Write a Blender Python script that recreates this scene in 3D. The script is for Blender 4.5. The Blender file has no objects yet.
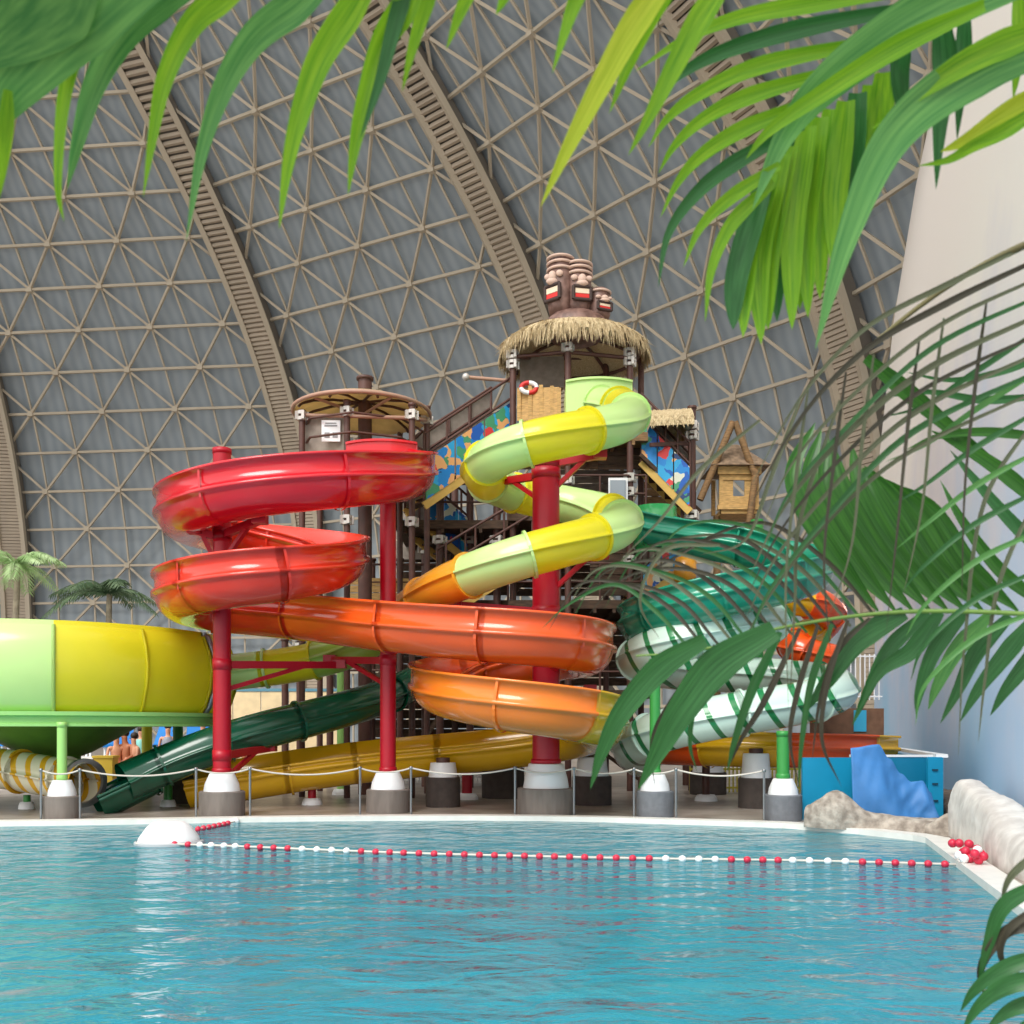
import bpy, math, random
from mathutils import Vector, Matrix, Quaternion
random.seed(7)
PI = math.pi
F = 1000.0; HZ = 728.0; CZ = 1.7          # focal length and horizon in photo pixels, eye height above the water
COL = bpy.context.scene.collection
def V(*a): return Vector(a)
def at(px, py, Y): return Vector(((px-512)*Y/F, Y, CZ-(py-HZ)*Y/F))
def gx(px, Y): return (px-512)*Y/F
DECK = 0.06
# ------------------------------------------------------------------ materials
def s2l(c):
    r = []
    for x in c:
        x /= 255.0
        r.append(x/12.92 if x <= .04045 else ((x+.055)/1.055)**2.4)
    return (r[0], r[1], r[2], 1)
MATS = {}
def mat(name, c, rough=.5, var=.0, scale=3.0, metal=0, coat=0, bump=0, c2=None, trans=0, spec=.5, stretch=None):
    if name in MATS: return MATS[name]
    m = bpy.data.materials.new(name); m.use_nodes = True
    nt = m.node_tree; b = nt.nodes['Principled BSDF']
    b.inputs['Base Color'].default_value = s2l(c)
    b.inputs['Roughness'].default_value = rough
    b.inputs['Metallic'].default_value = metal
    b.inputs['Coat Weight'].default_value = coat
    b.inputs['Coat Roughness'].default_value = .06
    b.inputs['Specular IOR Level'].default_value = spec
    tc = nt.nodes.new('ShaderNodeTexCoord'); src = tc.outputs['Object']
    if stretch:
        mp = nt.nodes.new('ShaderNodeMapping'); mp.inputs['Scale'].default_value = stretch
        nt.links.new(src, mp.inputs['Vector']); src = mp.outputs['Vector']
    if var or c2 or bump:
        n = nt.nodes.new('ShaderNodeTexNoise'); n.inputs['Scale'].default_value = scale; n.inputs['Detail'].default_value = 6
        nt.links.new(src, n.inputs['Vector'])
        if var or c2:
            r = nt.nodes.new('ShaderNodeValToRGB')
            a = s2l(c); d = s2l(c2) if c2 else tuple(min(1, x*(1+var)) for x in a[:3])+(1,)
            if not c2: a = tuple(x*(1-var) for x in a[:3])+(1,)
            r.color_ramp.elements[0].color = a; r.color_ramp.elements[1].color = d
            r.color_ramp.elements[0].position = .35; r.color_ramp.elements[1].position = .65
            nt.links.new(n.outputs['Fac'], r.inputs['Fac']); nt.links.new(r.outputs['Color'], b.inputs['Base Color'])
        if bump:
            bp = nt.nodes.new('ShaderNodeBump'); bp.inputs['Strength'].default_value = bump; bp.inputs['Distance'].default_value = .03
            nt.links.new(n.outputs['Fac'], bp.inputs['Height']); nt.links.new(bp.outputs['Normal'], b.inputs['Normal'])
    if trans:
        out = nt.nodes['Material Output']; t = nt.nodes.new('ShaderNodeBsdfTranslucent'); mx = nt.nodes.new('ShaderNodeMixShader')
        mx.inputs['Fac'].default_value = trans
        cs = b.inputs['Base Color']
        if cs.is_linked: nt.links.new(cs.links[0].from_socket, t.inputs['Color'])
        else: t.inputs['Color'].default_value = cs.default_value
        nt.links.new(b.outputs[0], mx.inputs[1]); nt.links.new(t.outputs[0], mx.inputs[2]); nt.links.new(mx.outputs[0], out.inputs['Surface'])
    MATS[name] = m; return m
def gel(name, c, var=.04): return mat(name, c, rough=.22, var=var, scale=.8, coat=.5)
red = gel('red gelcoat', (212,18,36)); redor = gel('red orange gelcoat', (226,52,30)); oran = gel('orange gelcoat', (236,88,28))
oran2 = gel('light orange gelcoat', (246,128,38)); yel = gel('golden yellow gelcoat', (222,172,22)); yorg = gel('amber gelcoat', (232,160,40))
tyel = mat('lemon gelcoat', (240,230,44), rough=.3, var=.03, scale=.8, coat=.35, trans=.34); tgrn = mat('pale green gelcoat', (204,238,152), rough=.3, var=.03, scale=.8, coat=.35, trans=.18)
olive = mat('olive green gelcoat', (150,178,70), rough=.3, coat=.3)
dgrn = gel('bottle green gelcoat', (4,84,60), .15); teal = gel('teal gelcoat', (20,142,112), .08); mgrn = gel('mid green gelcoat', (48,150,84))
colred = mat('red column paint', (176,4,34), rough=.4, var=.06, scale=2); colgrn = mat('green column paint', (60,150,70), rough=.4); colpale = mat('pale green column paint', (160,214,120), rough=.4)
colyel = mat('yellow green column paint', (190,190,40), rough=.45)
white = mat('white plastic', (236,238,240), rough=.35); conc = mat('grey brown render', (120,112,106), rough=.85, var=.12, scale=9, stretch=(1,1,.2)); conc2 = mat('blue grey render', (112,116,122), rough=.85, var=.1, scale=9)
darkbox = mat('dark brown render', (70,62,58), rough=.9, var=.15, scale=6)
steel = mat('galvanised steel', (150,152,154), rough=.35, metal=.8); brownst = mat('brown post paint', (84,54,46), rough=.5, var=.15, scale=5); clampm = mat('pale clamp metal', (196,192,186), rough=.4, metal=.3)
rope_m = mat('pale rope', (206,200,190), rough=.8)
timber = mat('weathered timber', (128,98,64), rough=.8, var=.3, scale=6, stretch=(1,1,6)); dtimber = mat('dark timber', (74,56,42), rough=.85, var=.35, scale=4, stretch=(1,1,5))
bamboo = mat('bamboo boards', (188,150,92), rough=.7, var=.22, scale=7, stretch=(1,1,5)); ystr = mat('yellow stringer paint', (214,176,92), rough=.6, var=.08)
thatch = mat('straw thatch', (168,146,108), rough=.95, c2=(214,196,158), scale=9, stretch=(6,6,1), bump=.5)
canvas = mat('tan canvas', (214,194,150), rough=.8, var=.14, scale=2, trans=.5); netm = mat('taupe mesh panel', (150,140,130), rough=.9, var=.15, scale=5)
cream = mat('cream boards', (228,206,164), rough=.8, var=.08); skinA = mat('fair skin', (222,164,134), rough=.6); skinB = mat('tanned skin', (190,124,92), rough=.6)
hairm = mat('dark hair', (48,34,28), rough=.6); blond = mat('fair hair', (190,156,104), rough=.6)
bluec = mat('blue lounger fabric', (20,120,196), rough=.7, var=.08); greym = mat('grey metal', (140,140,142), rough=.5)
tealw = mat('turquoise panel', (10,140,182), rough=.45, var=.05, scale=2); tarpm = mat('blue tarpaulin', (62,124,186), rough=.55, var=.1, scale=3, bump=.25)
rockm = mat('rough stone', (132,122,112), rough=.95, c2=(186,176,164), scale=7, bump=1); rockw = mat('pale smooth rock render', (196,190,184), rough=.9, c2=(224,220,214), scale=4, bump=.5)
deckm = mat('wet brown deck tiles', (132,120,110), rough=.35, c2=(164,154,144), scale=1.5); copem = mat('pale coping tiles', (226,224,218), rough=.5, var=.05, scale=4)
beamm = mat('greige steel', (190,178,158), rough=.6, var=.05, scale=.3); slatm = mat('dark greige slats', (176,162,144), rough=.7, var=.08, scale=.4); shadem = mat('grey rib backing', (128,120,110), rough=.9)
floatr = mat('red float', (206,40,70), rough=.4); floatw = mat('white float', (240,240,240), rough=.4)
tikib = mat('brown carved wood', (92,66,58), rough=.5, c2=(132,102,92), scale=5); tikil = mat('pale carved wood', (198,170,154), rough=.6); tikid = mat('dark carved wood', (58,42,38), rough=.7); tred = mat('red mouth paint', (206,40,36), rough=.5)
# ------------------------------------------------------------------ mesh builder
class MB:
    def __init__(s): s.v=[]; s.f=[]; s.m=[]; s.s=[]
    def add(s, vs, fs, m=0, smooth=False):
        o=len(s.v); s.v += [Vector(p) for p in vs]
        for f in fs: s.f.append([i+o for i in f]); s.m.append(m); s.s.append(smooth)
    def box(s, c, sz, rz=0, m=0, R=None):
        M = R or Matrix.Rotation(rz,3,'Z'); c=Vector(c)
        vs=[c+M@Vector((sz[0]/2*x,sz[1]/2*y,sz[2]/2*z)) for x in(-1,1) for y in(-1,1) for z in(-1,1)]
        s.add(vs,[(0,1,3,2),(4,6,7,5),(0,4,5,1),(2,3,7,6),(0,2,6,4),(1,5,7,3)],m)
    def beam(s,p,q,w,h,m=0,up=None):
        p=Vector(p);q=Vector(q);t=(q-p); L=t.length
        if L<1e-6: return
        t/=L; up=Vector(up) if up else Vector((0,0,1))
        if abs(t.dot(up))>.98: up=Vector((0,1,0))
        sd=t.cross(up).normalized(); u=sd.cross(t)
        vs=[]
        for e in(p,q):
            for a,b in((-1,-1),(1,-1),(1,1),(-1,1)): vs.append(e+sd*a*w/2+u*b*h/2)
        s.add(vs,[(0,1,5,4),(1,2,6,5),(2,3,7,6),(3,0,4,7),(3,2,1,0),(4,5,6,7)],m)
    def tube(s,pts,r,n=8,m=0,cap=True,smooth=True):
        pts=[Vector(p) for p in pts]; k=len(pts)
        rs=r if isinstance(r,(list,tuple)) else [r]*k
        vs=[];prev=None
        for i,p in enumerate(pts):
            t=(pts[min(i+1,k-1)]-pts[max(i-1,0)]).normalized()
            if prev is None:
                a=Vector((0,0,1)) if abs(t.z)<.9 else Vector((1,0,0)); prev=(a-t*a.dot(t)).normalized()
            else: prev=(prev-t*prev.dot(t)).normalized()
            b=t.cross(prev)
            for j in range(n):
                an=2*PI*j/n; vs.append(p+(prev*math.cos(an)+b*math.sin(an))*rs[i])
        fs=[(i*n+j,i*n+(j+1)%n,(i+1)*n+(j+1)%n,(i+1)*n+j) for i in range(k-1) for j in range(n)]
        s.add(vs,fs,m,smooth)
        if cap: s.add(vs[:n],[tuple(range(n))[::-1]],m); s.add(vs[-n:],[tuple(range(n))],m)
    def cyl(s,p,q,r,r2=None,n=16,m=0): s.tube([p,q],[r,r if r2 is None else r2],n,m)
    def lathe(s,c,prof,n=32,m=0,smooth=True,a0=0,a1=2*PI):
        c=Vector(c); full=abs(a1-a0-2*PI)<1e-6; k=n if full else n+1; vs=[]
        for r,z in prof:
            for j in range(k):
                a=a0+(a1-a0)*j/n; vs.append(c+Vector((r*math.cos(a),r*math.sin(a),z)))
        fs=[]
        for i in range(len(prof)-1):
            for j in range(n): fs.append((i*k+j,i*k+(j+1)%k,(i+1)*k+(j+1)%k,(i+1)*k+j))
        s.add(vs,fs,m,smooth)
    def ball(s,c,r,nu=12,nv=8,m=0,R=None):
        if not isinstance(r,(tuple,list)): r=(r,r,r)
        M=R or Matrix.Identity(3); c=Vector(c); vs=[];fs=[]
        for i in range(nv+1):
            th=PI*i/nv
            for j in range(nu):
                ph=2*PI*j/nu; vs.append(c+M@Vector((r[0]*math.sin(th)*math.cos(ph),r[1]*math.sin(th)*math.sin(ph),r[2]*math.cos(th))))
        for i in range(nv):
            for j in range(nu): fs.append((i*nu+j,(i+1)*nu+j,(i+1)*nu+(j+1)%nu,i*nu+(j+1)%nu))
        s.add(vs,fs,m,True)
    def sweep(s,fr,prof,m=0,cap=True,smooth=True):
        n=len(prof); vs=[]
        for p,sd,u in fr:
            for a,b in prof: vs.append(p+sd*a+u*b)
        fs=[(i*n+j,(i+1)*n+j,(i+1)*n+(j+1)%n,i*n+(j+1)%n) for i in range(len(fr)-1) for j in range(n)]
        s.add(vs,fs,m,smooth)
        return n
    def build(s,name,mats,parent=None):
        mats = mats if isinstance(mats,(list,tuple)) else [mats]
        me=bpy.data.meshes.new(name); off=parent_loc(parent)
        me.from_pydata([p-off for p in s.v],[],s.f)
        for mm in mats: me.materials.append(mm)
        me.polygons.foreach_set('material_index',s.m); me.polygons.foreach_set('use_smooth',s.s)
        me.validate(); me.update()
        o=bpy.data.objects.new(name,me); COL.objects.link(o)
        if parent: o.parent=parent
        return o
def parent_loc(p):
    r=Vector((0,0,0))
    while p is not None: r+=p.location; p=p.parent
    return r
def thing(name,label,cat,loc=(0,0,0),group=None):
    o=bpy.data.objects.new(name,None); COL.objects.link(o); o.location=loc; o.empty_display_size=.2
    return tag(o,label,cat,group)
def tag(o,label,cat,group=None,kind=None):
    o['label']=label; o['category']=cat
    if group: o['group']=group
    if kind: o['kind']=kind
    return o
def struct(o,label,cat=None):
    o['kind']='structure'; o['label']=label; o['category']=cat or o.name.split('_')[0]; return o
def copy_tree(o,parent=None,loc=None,rz=None):
    c=o.copy(); COL.objects.link(c); c.parent=parent
    if loc is not None: c.location=loc
    if rz is not None: c.rotation_euler=(0,0,rz)
    for ch in list(o.children): copy_tree(ch,c)
    return c
def crom(pts,ds=None,per=8):
    """Catmull-Rom through pts -> list of (point, control index)"""
    P=[Vector(p) for p in pts]; P=[P[0]*2-P[1]]+P+[P[-1]*2-P[-2]]; out=[]
    for i in range(1,len(P)-2):
        k=per if ds is None else max(2,int((P[i+1]-P[i]).length/ds))
        for j in range(k):
            t=j/k; a,b,c,d=P[i-1],P[i],P[i+1],P[i+2]
            out.append((.5*((2*b)+(c-a)*t+(2*a-5*b+4*c-d)*t*t+(3*b-a-3*c+d)*t**3), i-1+t))
    out.append((P[-2],float(len(pts)-1))); return out
def frames(pts):
    fr=[]
    for i,p in enumerate(pts):
        t=(pts[min(i+1,len(pts)-1)]-pts[max(i-1,0)]).normalized()
        sd=t.cross(Vector((0,0,1))).normalized(); fr.append((p,sd,sd.cross(t)))
    return fr
# ------------------------------------------------------------------ camera, light
cam=bpy.data.cameras.new('camera'); co=bpy.data.objects.new('camera',cam); COL.objects.link(co)
co.location=(0,0,CZ); co.rotation_euler=(PI/2,0,0); cam.sensor_width=36; cam.lens=36*F/1024; cam.shift_y=(HZ-512)/1024
cam.clip_start=.05; cam.clip_end=500; cam.dof.use_dof=True; cam.dof.focus_distance=19.5; cam.dof.aperture_fstop=7
sc=bpy.context.scene; sc.camera=co
sc.view_settings.view_transform='Standard'; sc.view_settings.look='None'; sc.view_settings.gamma=1; sc.view_settings.use_curve_mapping=False
sc.view_settings.exposure=0.36
w=bpy.data.worlds.new('daylight'); sc.world=w; w.use_nodes=True
bg=w.node_tree.nodes['Background']; bg.inputs[0].default_value=(1.0,.985,.96,1); bg.inputs[1].default_value=1.12
sl=bpy.data.lights.new('daylight_through_roof','SUN'); so=bpy.data.objects.new('daylight_through_roof',sl); COL.objects.link(so)
sl.energy=2.2; sl.angle=math.radians(30); sl.color=(1,.97,.92)
d=Vector((.3,.62,-.75)); so.rotation_euler=d.to_track_quat('-Z','Y').to_euler(); so.location=(-5,-5,30)
# ------------------------------------------------------------------ dome hall
R=70.0; DA,DB=-.54*R,.313*R; KK,NN=1.435,3.132
phis=[-1.30,-.90,-.50,-.10,.303,.689,1.024,1.34,1.65]
def dome(f,z,off=0.0):
    rho=1-KK*z**NN-off; return Vector((DA+R*rho*math.sin(f), DB+R*rho*math.cos(f), R*z))
zs=[0.0]; step=.0465
while zs[-1]<.70:
    z=zs[-1]; sl_=KK*NN*z**(NN-1) if z>0 else 0; zs.append(z+step/math.sqrt(1+sl_*sl_))
pm=bpy.data.materials.new('roof membrane'); pm.use_nodes=True; nt=pm.node_tree; b=nt.nodes['Principled BSDF']
uv=nt.nodes.new('ShaderNodeUVMap'); wv=nt.nodes.new('ShaderNodeTexWave'); wv.inputs['Scale'].default_value=9; wv.inputs['Distortion'].default_value=.3
nt.links.new(uv.outputs[0],wv.inputs['Vector']); rp=nt.nodes.new('ShaderNodeValToRGB'); rp.color_ramp.elements[0].color=s2l((146,157,166)); rp.color_ramp.elements[1].color=s2l((158,168,175))
nt.links.new(wv.outputs['Fac'],rp.inputs[0]); nt.links.new(rp.outputs[0],b.inputs['Base Color']); b.inputs['Roughness'].default_value=.7
for i in range(len(phis)-1):
    a,c=phis[i],phis[i+1]; OFF=.012
    vs=[];fs=[];uvs=[]
    for z in zs:
        vs+= [dome(a,z,-OFF),dome(c,z,-OFF)]
    for k in range(len(zs)-1): fs.append((2*k,2*k+1,2*k+3,2*k+2)); uvs+=[(0,k*.2),(1,k*.2),(1,k*.2+.2),(0,k*.2+.2)]
    me=bpy.data.meshes.new('ceiling'); me.from_pydata([tuple(v) for v in vs],[],fs); ul=me.uv_layers.new(name='UVMap')
    for li,u in enumerate(uvs): ul.data[li].uv=u
    me.materials.append(pm); o=bpy.data.objects.new('ceiling',me); COL.objects.link(o); struct(o,'grey membrane bay of the domed hall roof','ceiling')
    # steel grid of the bay
    nd=4; mb=MB(); N={}
    for k,z in enumerate(zs):
        A,B=dome(a,z),dome(c,z)
        for j in range(2*nd+1): N[k,j]=A.lerp(B,j/(2*nd))
    nrm=Vector((-math.sin((a+c)/2),-math.cos((a+c)/2),0))
    for k in range(len(zs)):
        mb.beam(N[k,0],N[k,2*nd],.2,.2,up=nrm)
        for j in range(2*nd+1):
            if k+1<len(zs):
                if 0<j<2*nd: mb.beam(N[k,j]-nrm*.25,N[k+1,j]-nrm*.25,.14,.14,up=nrm)
                if (j+k)%2==0:
                    for dj in(-1,1):
                        if 0<=j+dj<=2*nd: mb.beam(N[k,j],N[k+1,j+dj],.18,.18,up=nrm)
            if (j+k)%2==0 and 0<j<2*nd: mb.beam(N[k,j]-nrm*.15,N[k,j]+nrm*.2,.46,.46,up=(0,0,1))
    struct(mb.build('trim_%d'%(i+1),beamm),'greige triangulated steel grid of the domed roof bay','roof grid')
    # arch rib at a
for i in range(1,len(phis)-1):
    f=phis[i]; tan=Vector((math.cos(f),-math.sin(f),0)); mb=MB(); W=1.05
    n=90; zz=[.69*k/n for k in range(n+1)]
    def rp_(z,s,o): return dome(f,z,o)+tan*s
    for k in range(n):
        for s in(-1,1):
            mb.beam(rp_(zz[k],s*W,.016),rp_(zz[k+1],s*W,.016),.38,.45,0,up=dome(f,zz[k],.1)-dome(f,zz[k],0))
            mb.add([rp_(zz[k],s*W*1.1,.016),rp_(zz[k+1],s*W*1.1,.016),rp_(zz[k+1],s*W*1.1,-.004),rp_(zz[k],s*W*1.1,-.004)],[(0,1,2,3)],2)
        mb.add([rp_(zz[k],-W,.008),rp_(zz[k],W,.008),rp_(zz[k+1],W,.008),rp_(zz[k+1],-W,.008)],[(0,1,2,3)],2)
        for h in (0,.5):
            z=zz[k]+(zz[k+1]-zz[k])*h; mb.beam(rp_(z,-W,.014),rp_(z,W,.014),.24,.24,1,up=dome(f,z,.1)-dome(f,z,0))
    struct(mb.build('trim_%d'%(i+20),[beamm,slatm,shadem]),'slatted greige arch rib rising across the domed roof','arch')
# ------------------------------------------------------------------ pool, deck
edge=[(-700,15.0),(-200,16.6),(0,17.3),(62,17.42),(150,17.7),(222,17.95),(300,18.2),(388,18.35),(470,18.4),(546,18.3),(600,18.1),(655,17.75),(720,17.4),(783,17.0),(860,16.0),(915,15.1)]
far=[V(gx(p,Y),Y,0) for p,Y in edge]; right=[V(6.15,14.75,0),V(4.64,9.07,0),V(3.8,5.6,0),V(2.9,2.0,0)]
outline=far+right; leftx=far[0].x
near=[V(leftx,2.0,0)]
poly=outline+near
mb=MB(); mb.add([p+V(0,0,DECK) for p in outline]+[V(2.9,-3,DECK),V(60,-3,DECK),V(60,95,DECK),V(-90,95,DECK),V(-90,15,DECK)],[tuple(range(len(outline)+5))])
mb.add([V(leftx,2,DECK),V(2.9,2,DECK),V(2.9,-3,DECK),V(leftx,-3,DECK)],[(0,1,2,3)])
mb.add([V(leftx,15,DECK),V(leftx,-3,DECK),V(-90,-3,DECK),V(-90,15,DECK)],[(0,1,2,3)])
struct(mb.build('floor',deckm),'wet grey brown tiled pool deck','floor')
poolm=mat('turquoise pool paint',(112,214,228),rough=.7,c2=(150,230,240),scale=1.2)
mb=MB(); k=len(poly); DP=-1.25
mb.add([p+V(0,0,DP) for p in poly],[tuple(range(k))[::-1]])
mb.add([p+V(0,0,DECK) for p in poly]+[p+V(0,0,DP) for p in poly],[(i,(i+1)%k,k+(i+1)%k,k+i) for i in range(k)])
struct(mb.build('floor_pool_basin',poolm),'turquoise painted basin of the pool','pool basin')
for Ys,Wd in((16.2,.55),(11.2,.45)):  # pale strips added under the water to stand in for bright wave bands
    mb=MB(); mb.box((-2.5,Ys,DP+.02),(15,Wd,.04)); o_=mb.build('floor_wave_band',mat('pale wave band white',(244,248,248),rough=.6)); struct(o_,'pale strip on the pool floor standing in for a bright wave band','painted wave band')
# submerged pale steps
def off_poly(d):
    out=[]
    for i,p in enumerate(outline):
        t=(outline[min(i+1,len(outline)-1)]-outline[max(i-1,0)]).normalized(); n=V(-t.y,t.x,0)*-1
        out.append(p-n*d if False else p+V(t.y,-t.x,0)*d)
    return out
mb=MB(); A=off_poly(-.16); B=off_poly(.02) 
A=off_poly(0.05); B=off_poly(-.28)
k=len(A); mb.add([p+V(0,0,DECK+.03) for p in A]+[p+V(0,0,DECK+.03) for p in B]+[p+V(0,0,-.15) for p in A]+[p+V(0,0,DECK-.01) for p in B],
  [(i,i+1,k+i+1,k+i) for i in range(k-1)]+[(i,2*k+i,2*k+i+1,i+1) for i in range(k-1)]+[(k+i,k+i+1,3*k+i+1,3*k+i) for i in range(k-1)])
struct(mb.build('trim_90',copem),'pale tiled coping along the pool edge','coping')
# water
wm=bpy.data.materials.new('rippled pool water'); wm.use_nodes=True; nt=wm.node_tree; nt.nodes.remove(nt.nodes['Principled BSDF']); out=nt.nodes['Material Output']
tc=nt.nodes.new('ShaderNodeTexCoord')
def noise(sx,sy,scale,det,dist=0):
    mp=nt.nodes.new('ShaderNodeMapping'); mp.inputs['Scale'].default_value=(sx,sy,1); nt.links.new(tc.outputs['Object'],mp.inputs[0])
    n=nt.nodes.new('ShaderNodeTexNoise'); n.inputs['Scale'].default_value=scale; n.inputs['Detail'].default_value=det; n.inputs['Distortion'].default_value=dist
    nt.links.new(mp.outputs[0],n.inputs['Vector']); return n.outputs['Fac']
n1=noise(1,1.5,1.3,3,.6); n2=noise(1,1.6,5,3,.4)
bp1=nt.nodes.new('ShaderNodeBump'); bp1.inputs['Distance'].default_value=.11; bp1.inputs['Strength'].default_value=1; nt.links.new(n1,bp1.inputs['Height'])
bp2=nt.nodes.new('ShaderNodeBump'); bp2.inputs['Distance'].default_value=.018; bp2.inputs['Strength'].default_value=1; nt.links.new(n2,bp2.inputs['Height']); nt.links.new(bp1.outputs[0],bp2.inputs['Normal'])
gl=nt.nodes.new('ShaderNodeBsdfGlossy'); gl.inputs['Roughness'].default_value=.08; nt.links.new(bp2.outputs[0],gl.inputs['Normal'])
df=nt.nodes.new('ShaderNodeBsdfDiffuse'); df.inputs['Color'].default_value=s2l((70,168,186)); nt.links.new(bp2.outputs[0],df.inputs['Normal'])
tr=nt.nodes.new('ShaderNodeBsdfTransparent'); tr.inputs['Color'].default_value=s2l((140,220,230))
m1=nt.nodes.new('ShaderNodeMixShader'); m1.inputs[0].default_value=.55; nt.links.new(df.outputs[0],m1.inputs[1]); nt.links.new(tr.outputs[0],m1.inputs[2])
fr=nt.nodes.new('ShaderNodeFresnel'); fr.inputs['IOR'].default_value=1.33; nt.links.new(bp2.outputs[0],fr.inputs['Normal'])
m2=nt.nodes.new('ShaderNodeMixShader'); nt.links.new(fr.outputs[0],m2.inputs[0]); nt.links.new(m1.outputs[0],m2.inputs[1]); nt.links.new(gl.outputs[0],m2.inputs[2]); nt.links.new(m2.outputs[0],out.inputs['Surface'])
mb=MB(); mb.add(poly,[tuple(range(len(poly)))[::-1]])
o=mb.build('water',wm); o['kind']='structure'; o['label']='rippled turquoise pool water'; o['category']='water'
# ------------------------------------------------------------------ painted sky wall on the right
sm=bpy.data.materials.new('painted sky mural'); sm.use_nodes=True; nt=sm.node_tree; b=nt.nodes['Principled BSDF']; b.inputs['Roughness'].default_value=.8
tc=nt.nodes.new('ShaderNodeTexCoord'); sp=nt.nodes.new('ShaderNodeSeparateXYZ'); nt.links.new(tc.outputs['Object'],sp.inputs[0])
n=nt.nodes.new('ShaderNodeTexNoise'); n.inputs['Scale'].default_value=.22; n.inputs['Detail'].default_value=5; nt.links.new(tc.outputs['Object'],n.inputs['Vector'])
ma=nt.nodes.new('ShaderNodeMath'); ma.operation='MULTIPLY_ADD'; ma.inputs[1].default_value=.07; nt.links.new(sp.outputs['Z'],ma.inputs[0])
mc=nt.nodes.new('ShaderNodeMath'); mc.operation='MULTIPLY_ADD'; mc.inputs[1].default_value=.9; mc.inputs[2].default_value=-.45; nt.links.new(n.outputs['Fac'],mc.inputs[0]); nt.links.new(mc.outputs[0],ma.inputs[2])
rp=nt.nodes.new('ShaderNodeValToRGB'); cr=rp.color_ramp; cr.elements[0].position=.05; cr.elements[0].color=s2l((164,206,236)); cr.elements[1].position=.45; cr.elements[1].color=s2l((222,216,226))
e=cr.elements.new(.75); e.color=s2l((246,238,230)); e=cr.elements.new(.25); e.color=s2l((190,210,236))
nt.links.new(ma.outputs[0],rp.inputs[0]); nt.links.new(rp.outputs[0],b.inputs['Base Color'])
mb=MB(); base=[V(3.7,1.6,0),V(5.1,7.2,0),V(7.05,13.7,0),V(9.85,22.6,0),V(13.3,34,0),V(16.3,45,0)]
prof=[(0,0),(3,0.0),(8,.05),(14,.25),(20,.9),(26,1.9),(32,4.3),(36,7.0)]
bb=[p for p,_ in crom(base,per=6)]; vs=[]
for (h,lean) in prof:
    for i,p in enumerate(bb):
        vs.append(p+V(lean*(.4+.6*i/len(bb)),0,h+DECK))
nb=len(bb); fs=[(r*nb+i,r*nb+i+1,(r+1)*nb+i+1,(r+1)*nb+i) for r in range(len(prof)-1) for i in range(nb-1)]
mb.add(vs,fs,0,True)
# thickness: back skin
mb.add([v+V(1.6,-.2,0) for v in vs],[f[::-1] for f in fs],0,True)
for r in range(len(prof)-1):
    a,b_=vs[r*nb+nb-1],vs[(r+1)*nb+nb-1]; mb.add([a,b_,b_+V(1.6,-.2,0),a+V(1.6,-.2,0)],[(0,1,2,3)])
struct(mb.build('wall_right',sm),'tall curved wall painted as pale blue and cream sky','wall')
# ------------------------------------------------------------------ slides
def trough_prof(r=.48,wl=.42,wall=.42,t=.035,n=14):
    o=[(-r-.07,wl+.0),(-r-.07,wl-.05),(-r,wl-.06),(-r,.05),(-r-.07,.03),(-r-.07,-.03),(-r,-.05)]
    for i in range(1,n): a=PI+PI*i/n; o.append((r*math.cos(a),r*math.sin(a)))
    o+=[(r,-.05),(r+.07,-.03),(r+.07,.03),(r,.05),(r,wall-.06),(r+.07,wall-.05),(r+.07,wall),(r-t,wall)]
    q=r-t
    for i in range(0,n+1): a=2*PI-PI*i/n; o.append((q*math.cos(a),q*math.sin(a)))
    o.append((-q,wl)); return o
def tube_prof(r=.38,n=28):
    o=[]
    for i in range(n):
        a=2*PI*i/n; k=1.0
        o.append((r*math.cos(a),r*math.sin(a)))
        if i in(0,n//2):
            s=1 if i==0 else -1; o[-1]=(s*r,-.02*s); o.append((s*(r+.05),-.02*s)); o.append((s*(r+.05),.02*s)); o.append((s*r,.02*s))
    return o
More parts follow.
